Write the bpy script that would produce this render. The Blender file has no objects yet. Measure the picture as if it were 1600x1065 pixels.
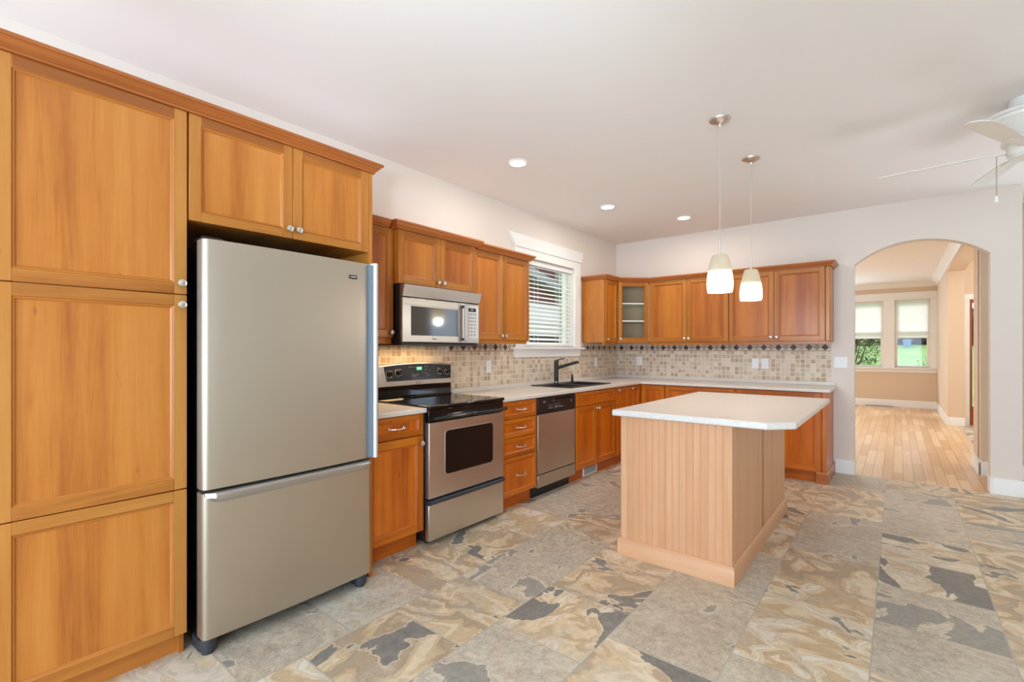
import bpy, math, random
from mathutils import Vector, Matrix
random.seed(7)
SC = bpy.context.scene
COL = SC.collection
PI = math.pi

# ------------------------------------------------------------------ camera, world, exposure
cam_d = bpy.data.cameras.new('camera'); cam = bpy.data.objects.new('camera', cam_d); COL.objects.link(cam)
cam_d.sensor_width = 36.0; cam_d.lens = 745.2/1600*36
cam_d.shift_x = 0.0; cam_d.shift_y = 13.4/1600
cam_d.clip_start = 0.05; cam_d.clip_end = 200
cam.location = (3.026, -6.036, 1.287); cam.rotation_euler = (PI/2, 0, 0.6799)
SC.camera = cam
w = bpy.data.worlds.new('world'); SC.world = w; w.use_nodes = True
bg = w.node_tree.nodes['Background']; bg.inputs[0].default_value = (0.86, 0.93, 1.0, 1); bg.inputs[1].default_value = 1.7
SC.view_settings.view_transform = 'Standard'; SC.view_settings.look = 'None'
SC.view_settings.gamma = 1.0; SC.view_settings.use_curve_mapping = False
SC.view_settings.exposure = 0.0
SC.cycles.use_denoising = True
SC.cycles.max_bounces = 10; SC.cycles.diffuse_bounces = 6; SC.cycles.glossy_bounces = 4
SC.cycles.caustics_reflective = False; SC.cycles.caustics_refractive = False

def area(name, loc, rot, sx, sy, watts, col=(1, 1, 1)):
    d = bpy.data.lights.new(name, 'AREA'); d.shape = 'RECTANGLE'; d.size = sx; d.size_y = sy
    d.energy = watts; d.color = col
    o = bpy.data.objects.new(name, d); COL.objects.link(o); o.location = loc; o.rotation_euler = rot
    return o
def point(name, loc, watts, col, r=0.04):
    d = bpy.data.lights.new(name, 'POINT'); d.energy = watts; d.color = col; d.shadow_soft_size = r
    o = bpy.data.objects.new(name, d); COL.objects.link(o); o.location = loc
    return o
sun_d = bpy.data.lights.new('sun', 'SUN'); sun_d.energy = 2.2; sun_d.angle = 0.3; sun_d.color = (1, .96, .9)
sun = bpy.data.objects.new('sun', sun_d); COL.objects.link(sun); sun.rotation_euler = (math.radians(-50), 0, math.radians(14))
DAY = (0.72, 0.97, 1.26)
# area lamps added for brightness, as daylight from unseen right and rear windows
area('daylight_patio', (6.44, -4.9, 1.25), (0, PI/2, 0), 2.1, 1.8, 8, DAY)
area('daylight_rear', (3.4, -8.94, 1.35), (PI/2, 0, 0), 5.2, 2.1, 262, DAY)
area('nook_fill', (5.1, 0.74, 1.85), (-PI/2, 0, 0), 0.8, 1.0, 10, DAY)  # added area lamp before a solid wall, no window known here
area('daylight_living', (.9, 7.70, 1.7), (-PI/2, 0, 0), 1.7, 1.5, 60, DAY)
UPC = (0.84, .98, 1.14)
def spot(name, loc, target, watts, col, deg, blend=1.0, r=.15):
    d = bpy.data.lights.new(name, 'SPOT'); d.energy = watts; d.color = col; d.spot_size = math.radians(deg); d.spot_blend = blend; d.shadow_soft_size = r
    o = bpy.data.objects.new(name, d); COL.objects.link(o); o.location = loc
    o.rotation_euler = (Vector(target)-Vector(loc)).to_track_quat('-Z', 'Y').to_euler(); return o
spot('ceiling_bounce_fill', (2.9, -6.5, 1.45), (1.0, -3.9, 2.9), 155, UPC, 56)  # added fill spot behind the camera, brightens the ceiling
spot('nook_uplight_fill', (5.0, -.4, .35), (3.4, -1.6, 2.735), 215, UPC, 110, 1.0, 1.3)  # added fill spot out of view, brightens the ceiling on the right
area('cabinet_top_fill', (.34, -5.0, 2.345), (PI, 0, 0), .3, 1.8, 1.5, UPC)  # fill lamps added on the cabinet tops to lift the ceiling, no fixtures there
area('cabinet_top_fill', (.17, -3.2, 2.175), (PI, 0, 0), .15, 1.5, .25, UPC)
WARM = (0.86, 0.92, 0.95)
area('living_ceiling_lamp', (1.5, 3.4, 2.70), (0, 0, 0), 0.5, 0.5, 62, WARM)
point('entry_lamp', (4.7, 3.2, 2.5), 55, WARM, 0.1)

# ------------------------------------------------------------------ helpers
def lin(r, g, b):
    f = lambda c: (c/255/12.92) if c/255 <= 0.04045 else ((c/255+0.055)/1.055)**2.4
    return (f(r), f(g), f(b), 1)

class Frame:
    def __init__(s, O, u, n):
        s.O = Vector(O); s.u = Vector(u).normalized(); s.n = Vector(n).normalized(); s.z = Vector((0, 0, 1))
    def P(s, a, d, z): return s.O + s.u*a + s.n*d + s.z*z
    def g(s, k): return {'a': s.u, 'd': s.n, 'z': s.z}[k]
    def rz(s): return math.atan2(s.n.y, s.n.x)
FL = Frame((0, 0, 0), (0, 1, 0), (1, 0, 0))      # left wall: a = y, d = x
FB = Frame((0, 0, 0), (1, 0, 0), (0, -1, 0))     # back wall: a = x, d = -y
FD = Frame((.33, -.61, 0), (1, 1, 0), (1, -1, 0))  # diagonal corner
FX = Frame((0, 0, 0), (1, 0, 0), (0, 1, 0))      # plain world: a = x, d = y
BASE = {}

class B:
    """collects shapes in world coordinates, builds one mesh object"""
    def __init__(s): s.v = []; s.f = []; s.g = []; s.m = []
    def add(s, vs, fs, grain=(0, 0, 1), mat=0):
        k = len(s.v); s.v += [Vector(p) for p in vs]
        for f in fs: s.f.append([i+k for i in f]); s.g.append(Vector(grain)); s.m.append(mat)
        return s
    def box(s, F, a0, a1, d0, d1, z0, z1, grain='z', mat=0):
        P = F.P
        vs = [P(a, d, z) for z in (z0, z1) for d in (d0, d1) for a in (a0, a1)]
        fs = [(0, 2, 3, 1), (4, 5, 7, 6), (0, 1, 5, 4), (2, 6, 7, 3), (0, 4, 6, 2), (1, 3, 7, 5)]
        return s.add(vs, fs, F.g(grain), mat)
    def poly(s, F, pts, d0, d1, grain='z', mat=0):      # outline (a, z) pushed along d
        n = len(pts)
        vs = [F.P(a, d0, z) for a, z in pts]+[F.P(a, d1, z) for a, z in pts]
        fs = [list(range(n)), list(range(2*n-1, n-1, -1))]+[(i, i+n, (i+1) % n+n, (i+1) % n) for i in range(n)]
        return s.add(vs, fs, F.g(grain), mat)
    def prism(s, F, prof, a0, a1, grain='a', mat=0):     # outline (d, z) pushed along a
        n = len(prof)
        vs = [F.P(a0, d, z) for d, z in prof]+[F.P(a1, d, z) for d, z in prof]
        fs = [list(range(n)), list(range(2*n-1, n-1, -1))]+[(i, i+n, (i+1) % n+n, (i+1) % n) for i in range(n)]
        return s.add(vs, fs, F.g(grain), mat)
    def plan(s, pts, z0, z1, mat=0, grain=(0, 1, 0)):    # outline (x, y) pushed up
        n = len(pts)
        vs = [(x, y, z0) for x, y in pts]+[(x, y, z1) for x, y in pts]
        fs = [list(range(n)), list(range(2*n-1, n-1, -1))]+[(i, i+n, (i+1) % n+n, (i+1) % n) for i in range(n)]
        return s.add(vs, fs, grain, mat)
    def lathe(s, O, ax, prof, seg=24, mat=0):            # prof: (radius, height along axis)
        O = Vector(O); ax = Vector(ax).normalized()
        e = Vector((1, 0, 0)) if abs(ax.x) < .8 else Vector((0, 1, 0))
        u = ax.cross(e).normalized(); v = ax.cross(u)
        vs = []; fs = []
        for r, h in prof:
            for k in range(seg):
                t = 2*PI*k/seg; vs.append(O+ax*h+(u*math.cos(t)+v*math.sin(t))*max(r, 1e-5))
        for i in range(len(prof)-1):
            for k in range(seg):
                fs.append((i*seg+k, i*seg+(k+1) % seg, (i+1)*seg+(k+1) % seg, (i+1)*seg+k))
        if prof[0][0] > 1e-4: fs.append(list(range(seg-1, -1, -1)))
        if prof[-1][0] > 1e-4: fs.append([(len(prof)-1)*seg+k for k in range(seg)])
        return s.add(vs, fs, ax, mat)
    def tube(s, pts, r, seg=10, mat=0):
        pts = [Vector(p) for p in pts]; vs = []; fs = []; u = None
        rs = r if isinstance(r, (list, tuple)) else [r]*len(pts)
        for i, p in enumerate(pts):
            t = (pts[min(i+1, len(pts)-1)]-pts[max(i-1, 0)]).normalized()
            if u is None:
                e = Vector((0, 0, 1)) if abs(t.z) < .9 else Vector((1, 0, 0)); u = t.cross(e).normalized()
            u = (u-t*u.dot(t)).normalized(); v = t.cross(u)
            for k in range(seg):
                a = 2*PI*k/seg; vs.append(p+(u*math.cos(a)+v*math.sin(a))*rs[i])
        for i in range(len(pts)-1):
            for k in range(seg): fs.append((i*seg+k, i*seg+(k+1) % seg, (i+1)*seg+(k+1) % seg, (i+1)*seg+k))
        fs.append(list(range(seg-1, -1, -1))); fs.append([(len(pts)-1)*seg+k for k in range(seg)])
        return s.add(vs, fs, (0, 0, 1), mat)
    def sweep(s, path, prof, mat=0):                     # prof (outward, z) along an xy path, mitred; outward = right of travel
        n = len(path); path = [Vector((p[0], p[1], 0)) for p in path]
        nr = []
        for i in range(n-1):
            t = (path[i+1]-path[i]).normalized(); nr.append(Vector((t.y, -t.x, 0)))
        m = len(prof)
        for i in range(n-1):
            vs = []
            for j in (i, i+1):
                if j == 0 or j == n-1: off = nr[i]
                else:
                    b = nr[j-1]+nr[j]; off = b*(2/b.dot(b))
                vs += [path[j]+off*o+Vector((0, 0, z)) for o, z in prof]
            fs = [(k, (k+1) % m, m+(k+1) % m, m+k) for k in range(m)]
            if i == 0: fs.append(list(range(m-1, -1, -1)))
            if i == n-2: fs.append([m+k for k in range(m)])
            s.add(vs, fs, path[i+1]-path[i], mat)
        return s
    def grid(s, F, As, Zs, inc, d0, d1, mat=0, flat=False):   # slab with missing cells, no inner seams
        na, nz = len(As), len(Zs); idx = {}
        vs = []; fs = []
        P = (lambda a, d, z: F.P(a, z, d)) if flat else F.P
        def V(i, j, k):
            if (i, j, k) not in idx: idx[(i, j, k)] = len(vs); vs.append(P(As[i], (d0, d1)[k], Zs[j]))
            return idx[(i, j, k)]
        on = lambda i, j: 0 <= i < na-1 and 0 <= j < nz-1 and inc(i, j)
        for i in range(na-1):
            for j in range(nz-1):
                if not on(i, j): continue
                fs.append((V(i, j, 0), V(i, j+1, 0), V(i+1, j+1, 0), V(i+1, j, 0)))
                fs.append((V(i, j, 1), V(i+1, j, 1), V(i+1, j+1, 1), V(i, j+1, 1)))
                if not on(i-1, j): fs.append((V(i, j, 0), V(i, j, 1), V(i, j+1, 1), V(i, j+1, 0)))
                if not on(i+1, j): fs.append((V(i+1, j, 0), V(i+1, j+1, 0), V(i+1, j+1, 1), V(i+1, j, 1)))
                if not on(i, j-1): fs.append((V(i, j, 0), V(i+1, j, 0), V(i+1, j, 1), V(i, j, 1)))
                if not on(i, j+1): fs.append((V(i, j+1, 0), V(i, j+1, 1), V(i+1, j+1, 1), V(i+1, j+1, 0)))
        return s.add(vs, fs, (0, 0, 1), mat)
    def mesh(s, name, base, mats):
        me = bpy.data.meshes.new(name)
        me.from_pydata([p-base for p in s.v], [], s.f); me.update()
        uv = me.uv_layers.new(name='UVMap').data
        for p in me.polygons:
            g = s.g[p.index].normalized(); n = p.normal
            if abs(n.dot(g)) > .9: g = Vector((0, 0, 1)) if abs(n.z) < .9 else Vector((1, 0, 0))
            u = n.cross(g).normalized()
            for li in p.loop_indices:
                q = s.v[me.loops[li].vertex_index]; uv[li].uv = (q.dot(u), q.dot(g))
            p.material_index = s.m[p.index]; p.use_smooth = True
        for m in (mats if isinstance(mats, (list, tuple)) else [mats]): me.materials.append(m)
        import bmesh
        bm = bmesh.new(); bm.from_mesh(me); bmesh.ops.recalc_face_normals(bm, faces=bm.faces); bm.to_mesh(me); bm.free()
        me.set_sharp_from_angle(angle=math.radians(32))
        return me
    def build(s, name, mats, parent=None, base=None, bev=0, seg=2):
        if parent is not None: base = BASE[parent.name]
        base = Vector(base) if base is not None else Vector((0, 0, 0))
        o = bpy.data.objects.new(name, s.mesh(name, base, mats)); COL.objects.link(o)
        if parent is not None: o.parent = parent
        else: o.location = base
        BASE[o.name] = base
        if bev:
            md = o.modifiers.new('bevel', 'BEVEL'); md.width = bev; md.segments = seg; md.limit_method = 'ANGLE'; md.angle_limit = math.radians(40)
        return o

def thing(name, label, cat, base, group=None):
    o = bpy.data.objects.new(name, None); COL.objects.link(o); o.location = base; o.empty_display_size = .05
    o['label'] = label; o['category'] = cat
    if group: o['group'] = group
    BASE[o.name] = Vector(base); return o
def tag(o, label, cat, group=None):
    o['label'] = label; o['category'] = cat
    if group: o['group'] = group
    return o
def struct(o):
    if o.parent is None: o['kind'] = 'structure'
    return o

# ------------------------------------------------------------------ materials
class G:
    def __init__(s, name):
        s.m = bpy.data.materials.new(name); s.m.use_nodes = True; s.t = s.m.node_tree
        s.b = s.t.nodes['Principled BSDF']; s._c = {}
    def n(s, typ, **kw):
        nd = s.t.nodes.new(typ)
        for k, v in kw.items(): setattr(nd, k, v)
        return nd
    def put(s, sock, v):
        if hasattr(v, 'is_output'): s.t.links.new(v, sock)
        elif v is not None: sock.default_value = v
    def set(s, **kw):
        for k, v in kw.items(): s.put(s.b.inputs[k.replace('_', ' ')], v)
        return s
    def math(s, op, a, b=None, c=None):
        nd = s.n('ShaderNodeMath', operation=op)
        for i, v in enumerate((a, b, c)):
            if v is not None: s.put(nd.inputs[i], v)
        return nd.outputs[0]
    def comb(s, x=0., y=0., z=0.):
        nd = s.n('ShaderNodeCombineXYZ')
        for i, v in enumerate((x, y, z)): s.put(nd.inputs[i], v)
        return nd.outputs[0]
    def sep(s, v):
        nd = s.n('ShaderNodeSeparateXYZ'); s.put(nd.inputs[0], v); return nd.outputs
    def vm(s, op, a, b):
        nd = s.n('ShaderNodeVectorMath', operation=op); s.put(nd.inputs[0], a); s.put(nd.inputs[1], b); return nd.outputs[0]
    def noise(s, vec, scale, detail=3., rough=.55, dist=0., dim='3D'):
        nd = s.n('ShaderNodeTexNoise', noise_dimensions=dim)
        s.put(nd.inputs['Vector'], vec); s.put(nd.inputs['Scale'], scale); nd.inputs['Detail'].default_value = detail
        nd.inputs['Roughness'].default_value = rough; nd.inputs['Distortion'].default_value = dist
        return nd.outputs['Fac']
    def white(s, vec):
        nd = s.n('ShaderNodeTexWhiteNoise', noise_dimensions='3D'); s.put(nd.inputs[0], vec); return nd.outputs
    def ramp(s, fac, stops, const=False):
        nd = s.n('ShaderNodeValToRGB'); r = nd.color_ramp
        if const: r.interpolation = 'CONSTANT'
        while len(r.elements) < len(stops): r.elements.new(.5)
        for e, (p, c) in zip(r.elements, stops): e.position = p; e.color = c if len(c) == 4 else (*c, 1)
        s.put(nd.inputs[0], fac); return nd.outputs[0]
    def mix(s, fac, a, b, blend='MIX'):
        nd = s.n('ShaderNodeMix', data_type='RGBA', blend_type=blend)
        s.put(nd.inputs[0], fac); s.put(nd.inputs[6], a); s.put(nd.inputs[7], b); return nd.outputs[2]
    def bump(s, h, strength=.2, dist=.002):
        nd = s.n('ShaderNodeBump'); nd.inputs['Strength'].default_value = strength; nd.inputs['Distance'].default_value = dist
        s.put(nd.inputs['Height'], h); s.put(s.b.inputs['Normal'], nd.outputs[0])
    @property
    def pos(s):
        if 'pos' not in s._c: s._c['pos'] = s.n('ShaderNodeNewGeometry')
        return s._c['pos'].outputs['Position']
    @property
    def island(s):
        s.pos; return s._c['pos'].outputs['Random Per Island']
    @property
    def uv(s):
        if 'uv' not in s._c: s._c['uv'] = s.n('ShaderNodeTexCoord')
        return s._c['uv'].outputs['UV']
    @property
    def obj(s):
        s.uv; return s._c['uv'].outputs['Object']

def plain(name, col, rough=.5, metal=0., **kw):
    g = G(name); g.set(Base_Color=col if len(col) == 4 else (*col, 1), Roughness=rough, Metallic=metal, **kw); return g.m

def wood(name, dark, mid, light, tint=.16, rough=.34, red=.5):
    g = G(name); x, y, _ = g.sep(g.uv)
    r = g.math('MULTIPLY', g.island, 37.)
    stave = g.noise(g.comb(g.math('ADD', g.math('MULTIPLY', x, 7.5), r), g.math('MULTIPLY', y, .22), r), 1., 1.5, .5)
    grain = g.noise(g.comb(g.math('ADD', g.math('MULTIPLY', x, 34.), r), g.math('MULTIPLY', y, 1.5), r), 1., 4., .6, 1.0)
    fine = g.noise(g.comb(g.math('MULTIPLY', x, 380.), g.math('MULTIPLY', y, 9.), r), 1., 2.)
    cloud = g.noise(g.comb(g.math('MULTIPLY', x, 9.), g.math('MULTIPLY', y, 3.), r), 1., 3.)
    f = g.math('ADD', g.math('ADD', g.math('MULTIPLY', stave, .50), g.math('MULTIPLY', cloud, .15)), g.math('ADD', g.math('MULTIPLY', grain, .25), g.math('MULTIPLY', fine, .10)))
    c = g.ramp(f, [(.37, dark), (.50, mid), (.64, light)])
    kn = g.noise(g.comb(g.math('MULTIPLY', x, 30.), g.math('MULTIPLY', y, 9.), r), 1., 1., .4)
    c = g.mix(g.ramp(kn, [(.79, (0, 0, 0)), (.85, (1, 1, 1))]), c, g.mix(.75, c, (dark[0]*.6, dark[1]*.5, dark[2]*.5, 1)))
    i2 = g.white(g.comb(g.island, 2., 3.))[0]
    c = g.mix(g.math('MULTIPLY', g.ramp(i2, [(.35, (0, 0, 0)), (.95, (1, 1, 1))]), red), c, g.mix(1., c, (1., .80, .66, 1), 'MULTIPLY'))
    v = g.math('ADD', 1-tint/2, g.math('MULTIPLY', g.island, tint))
    c = g.mix(1., c, g.comb(v, v, v), 'MULTIPLY')
    g.set(Base_Color=c, Roughness=rough, Specular_IOR_Level=.45, Coat_Weight=.12, Coat_Roughness=.25)
    g.bump(grain, .03, .001)
    return g.m
M = {}
M['wood'] = wood('cherry_wood', lin(158, 88, 30), lin(188, 119, 46), lin(200, 136, 62))
M['wood_mid_shade'] = wood('cherry_wood_mid_shade', lin(148, 78, 18), lin(178, 106, 28), lin(192, 126, 44))  # same cherry as the pantry, dimmer light on wall cabinets put into the tone
M['wood_base_shade'] = wood('cherry_wood_base_shade', lin(158, 76, 8), lin(194, 102, 12), lin(212, 126, 24))  # same cherry again, shade on the lower cabinets put into a deeper tone
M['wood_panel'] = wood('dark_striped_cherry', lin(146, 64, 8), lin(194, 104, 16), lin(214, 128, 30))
M['crown'] = wood('crown_wood', lin(150, 82, 32), lin(172, 98, 42), lin(186, 112, 54), .08)
M['bead'] = wood('pale_cherry_wood', lin(202, 148, 106), lin(213, 160, 118), lin(222, 174, 134), .035, .42, .12)
M['doorwood'] = wood('door_wood', lin(140, 70, 20), lin(165, 90, 35), lin(180, 105, 45))

def paint(name, c, rough=.75, bumpy=.08):
    g = G(name); n = g.noise(g.pos, 260., 3.)
    g.set(Base_Color=c, Roughness=rough, Specular_IOR_Level=.25); g.bump(n, bumpy, .001); return g.m
M['wall'] = paint('wall_paint', lin(230, 220, 209))
M['wall_tan'] = paint('dim_reflection_tan', lin(186, 166, 136))  # for the unseen right wall, toned down to dim its reflection in the refrigerator
M['wall_warm'] = paint('warm_wall_paint', lin(222, 200, 174))
M['ceil'] = paint('ceiling_paint', lin(240, 236, 232), .85)
M['trim'] = paint('white_trim_paint', lin(240, 238, 234), .35, .02)
M['white'] = plain('white_plastic', lin(240, 240, 238), .4)
M['ivory'] = plain('fan_white', lin(226, 224, 216), .4)
M['blackpl'] = plain('black_plastic', lin(22, 22, 24), .35)
M['blackgl'] = plain('black_glass', lin(12, 12, 13), .06, Specular_IOR_Level=.6)
M['ring'] = plain('burner_ring', lin(38, 37, 38), .12)
M['darkgrey'] = plain('dark_grey', lin(48, 50, 54), .5)
M['nickel'] = plain('satin_nickel', (.72, .69, .65, 1), .28, 1.)
M['dkbronze'] = plain('dark_bronze', lin(52, 48, 46), .35, .6)
M['silvertxt'] = plain('silver_print', lin(205, 205, 205), .5)
M['greytxt'] = plain('grey_print', lin(96, 96, 98), .5)
def steel(name, c, rough, axis):
    g = G(name); x, y, z = g.sep(g.pos)
    s = {'z': (900., 900., 3.), 'a': (3., 3., 900.)}[axis]
    n = g.noise(g.comb(g.math('MULTIPLY', x, s[0]), g.math('MULTIPLY', y, s[1]), g.math('MULTIPLY', z, s[2])), 1., 2.)
    g.set(Base_Color=c, Metallic=1., Roughness=g.math('ADD', rough-.04, g.math('MULTIPLY', n, .08)), Anisotropic=.5)
    g.bump(n, .015, .0005); return g.m
M['steel'] = steel('brushed_steel', (.56, .50, .41, 1), .42, 'z')
M['steelh'] = steel('brushed_steel_horizontal', (.66, .63, .58, 1), .34, 'a')
M['steelm'] = steel('microwave_steel', (.52, .49, .45, 1), .36, 'a')
M['steelp'] = plain('bright_steel', (.56, .54, .52, 1), .48, 1.)

def worktop():
    g = G('speckled_laminate')
    a = g.noise(g.pos, 420., 3., .7); b = g.noise(g.pos, 130., 3., .6); c = g.noise(g.pos, 30., 3.)
    col = g.ramp(a, [(.33, lin(146, 140, 134)), (.43, lin(214, 208, 200)), (.58, lin(230, 224, 217)), (.68, lin(240, 237, 230))])
    col = g.mix(g.ramp(b, [(.58, (0, 0, 0)), (.68, (1, 1, 1))]), col, lin(198, 190, 182))
    col = g.mix(g.math('MULTIPLY', c, .25), col, lin(234, 226, 217))
    g.set(Base_Color=col, Roughness=.28, Specular_IOR_Level=.5); return g.m
M['top'] = worktop()

def floor_tile():
    g = G('slate_tile'); T = .4625; x, y, _ = g.sep(g.pos)
    u = g.math('DIVIDE', g.math('SUBTRACT', x, 2.94), T); row = g.math('FLOOR', u); fu = g.math('SUBTRACT', u, row)
    off = g.math('MULTIPLY', .5, g.math('SUBTRACT', 1., g.math('ABSOLUTE', g.math('MODULO', row, 2.))))
    v = g.math('ADD', g.math('DIVIDE', g.math('ADD', y, 3.875), T), off); ce = g.math('FLOOR', v); fv = g.math('SUBTRACT', v, ce)
    mn = lambda a: g.math('MINIMUM', a, g.math('SUBTRACT', 1., a))
    ed = g.math('MINIMUM', mn(fu), mn(fv))
    rnd = g.white(g.comb(row, ce, 3.7)); rv, rc = rnd[0], rnd[1]; r1, r2, r3 = g.sep(rc)
    # per-tile quarter turns and offsets
    ang = g.math('MULTIPLY', g.math('FLOOR', g.math('MULTIPLY', g.white(g.comb(ce, row, 8.1))[0], 4.)), PI/2)
    rot = g.n('ShaderNodeVectorRotate', rotation_type='Z_AXIS'); g.put(rot.inputs['Vector'], g.comb(g.math('SUBTRACT', fu, .5), g.math('SUBTRACT', fv, .5), 0.)); g.put(rot.inputs['Angle'], ang)
    p = g.vm('ADD', rot.outputs[0], g.vm('MULTIPLY', rc, (40., 40., 40.)))
    px, py, pz = g.sep(p)
    warp = g.noise(p, 3.2, 3., .5)
    base = g.noise(g.comb(g.math('ADD', px, g.math('MULTIPLY', warp, .30)), g.math('ADD', g.math('MULTIPLY', py, 1.6), g.math('MULTIPLY', warp, .45)), pz), 1.1, 3., .45, .6)
    sn = g.math('ADD', .5, g.math('MULTIPLY', .5, g.math('SINE', g.math('MULTIPLY', base, 120.))))
    band = g.math('POWER', sn, 3.)
    lay = g.math('ADD', .5, g.math('MULTIPLY', .5, g.math('SINE', g.math('MULTIPLY', base, 31.))))
    fine = g.noise(p, 14., 5., .65); speck = g.noise(p, 55., 4., .7)
    f = g.math('ADD', g.math('MULTIPLY', lay, .42), g.math('ADD', g.math('MULTIPLY', fine, .38), g.math('MULTIPLY', g.math('SUBTRACT', r2, .5), .22)))
    col = g.ramp(f, [(.16, lin(178, 158, 132)), (.30, lin(204, 178, 142)), (.42, lin(216, 193, 158)), (.55, lin(224, 207, 178)), (.70, lin(226, 216, 198))])
    col = g.mix(g.math('MULTIPLY', band, .30), col, lin(158, 128, 92))
    col = g.mix(g.math('MULTIPLY', g.ramp(speck, [(.5, (0, 0, 0)), (.75, (1, 1, 1))]), .25), col, lin(228, 216, 196))
    gt = g.ramp(r3, [(.58, (0, 0, 0)), (.72, (1, 1, 1))])
    gm = g.noise(g.comb(px, py, g.math('ADD', pz, 5.)), 1.5, 3., .5, .8)
    gk = g.math('ADD', g.math('MULTIPLY', gt, .72), g.math('MULTIPLY', g.ramp(gm, [(.52, (0, 0, 0)), (.60, (1, 1, 1))]), .35)); gk = g.math('MINIMUM', gk, .85)
    greyc = g.ramp(g.math('ADD', g.math('MULTIPLY', fine, .5), g.math('MULTIPLY', speck, .5)), [(.34, lin(142, 134, 120)), (.48, lin(184, 174, 158)), (.64, lin(212, 203, 188))])
    col = g.mix(gk, col, greyc)
    d = g.noise(g.comb(g.math('MULTIPLY', px, 1.), g.math('MULTIPLY', py, 1.3), g.math('ADD', pz, 11.)), 1.25, 5., .52, .5)
    th = g.math('ADD', d, g.math('MULTIPLY', g.math('SUBTRACT', r1, .86), .24))
    m = g.ramp(th, [(.540, (0, 0, 0)), (.550, (1, 1, 1))])
    edge = g.ramp(th, [(.510, (0, 0, 0)), (.536, (1, 1, 1)), (.546, (0, 0, 0))])
    col = g.mix(g.math('MULTIPLY', edge, .6), col, lin(226, 212, 184))
    dk = g.ramp(g.math('ADD', g.math('MULTIPLY', fine, .6), g.math('MULTIPLY', r3, .4)), [(.25, lin(104, 104, 102)), (.5, lin(136, 134, 128)), (.75, lin(162, 157, 146))])
    col = g.mix(g.math('MULTIPLY', m, .92), col, dk)
    gr = g.ramp(ed, [(.0042, (1, 1, 1)), (.0075, (0, 0, 0))])
    col = g.mix(gr, col, lin(178, 170, 158))
    g.set(Base_Color=col, Roughness=g.math('ADD', .30, g.math('MULTIPLY', fine, .22)), Specular_IOR_Level=.4)
    g.bump(g.math('SUBTRACT', g.math('MULTIPLY', g.math('ADD', fine, base), .5), g.math('MULTIPLY', gr, .8)), .25, .003)
    return g.m
M['floor'] = floor_tile()

def hardwood():
    g = G('maple_floor'); W = .083; x, y, _ = g.sep(g.pos)
    u = g.math('DIVIDE', x, W); row = g.math('FLOOR', u); fu = g.math('SUBTRACT', u, row)
    o = g.white(g.comb(row, 1., 2.))[0]
    v = g.math('ADD', g.math('DIVIDE', y, .9), g.math('MULTIPLY', o, 7.)); ce = g.math('FLOOR', v); fv = g.math('SUBTRACT', v, ce)
    r = g.white(g.comb(row, ce, 5.))[0]
    gr = g.noise(g.comb(g.math('MULTIPLY', x, 60.), g.math('MULTIPLY', y, 2.5), g.math('MULTIPLY', r, 30.)), 1., 4.)
    c = g.ramp(g.math('ADD', g.math('MULTIPLY', r, .6), g.math('MULTIPLY', gr, .4)), [(.15, lin(196, 152, 104)), (.5, lin(214, 174, 128)), (.85, lin(228, 196, 154))])
    e = g.math('MINIMUM', g.math('MULTIPLY', g.math('MINIMUM', fu, g.math('SUBTRACT', 1., fu)), W), g.math('MULTIPLY', g.math('MINIMUM', fv, g.math('SUBTRACT', 1., fv)), .9))
    c = g.mix(g.ramp(e, [(.001, (1, 1, 1)), (.0022, (0, 0, 0))]), c, lin(140, 98, 58))
    g.set(Base_Color=c, Roughness=.28, Specular_IOR_Level=.5); return g.m
M['hardwood'] = hardwood()

def backsplash():
    # u = metres along the wall, v = height: 2-inch travertine field, diamond border with a thin dark liner on top
    g = G('travertine_mosaic'); u, v, _ = g.sep(g.uv); S = .0478
    a = g.math('DIVIDE', u, S); b = g.math('DIVIDE', g.math('SUBTRACT', v, .944), S)
    ra = g.math('FLOOR', a); rb = g.math('FLOOR', b); fa = g.math('SUBTRACT', a, ra); fb = g.math('SUBTRACT', b, rb)
    mn = lambda q: g.math('MINIMUM', q, g.math('SUBTRACT', 1., q))
    wob = g.math('MULTIPLY', g.math('SUBTRACT', g.noise(g.comb(u, v, 0.), 60., 2.), .5), .09)
    ed = g.math('ADD', g.math('MINIMUM', mn(fa), mn(fb)), wob)
    r = g.white(g.comb(ra, rb, 1.)); r0 = r[0]
    n = g.noise(g.comb(g.math('ADD', u, g.math('MULTIPLY', r0, 9.)), v, 0.), 55., 4., .65)
    t = g.math('ADD', g.math('MULTIPLY', r0, .62), g.math('MULTIPLY', n, .42))
    col = g.ramp(t, [(.12, lin(174, 146, 120)), (.30, lin(192, 168, 142)), (.55, lin(212, 194, 170)), (.85, lin(224, 212, 194))])
    gro = g.ramp(ed, [(.05, (1, 1, 1)), (.09, (0, 0, 0))])
    col = g.mix(gro, col, lin(228, 216, 200))
    # border only where the second colour attribute says so: height range + material slot is separate
    g.set(Base_Color=col, Roughness=.5, Specular_IOR_Level=.35)
    g.bump(g.math('ADD', g.ramp(ed, [(.03, (0, 0, 0)), (.12, (1, 1, 1))]), g.math('MULTIPLY', n, .4)), .35, .003)
    return g.m
M['mosaic'] = backsplash()
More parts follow.
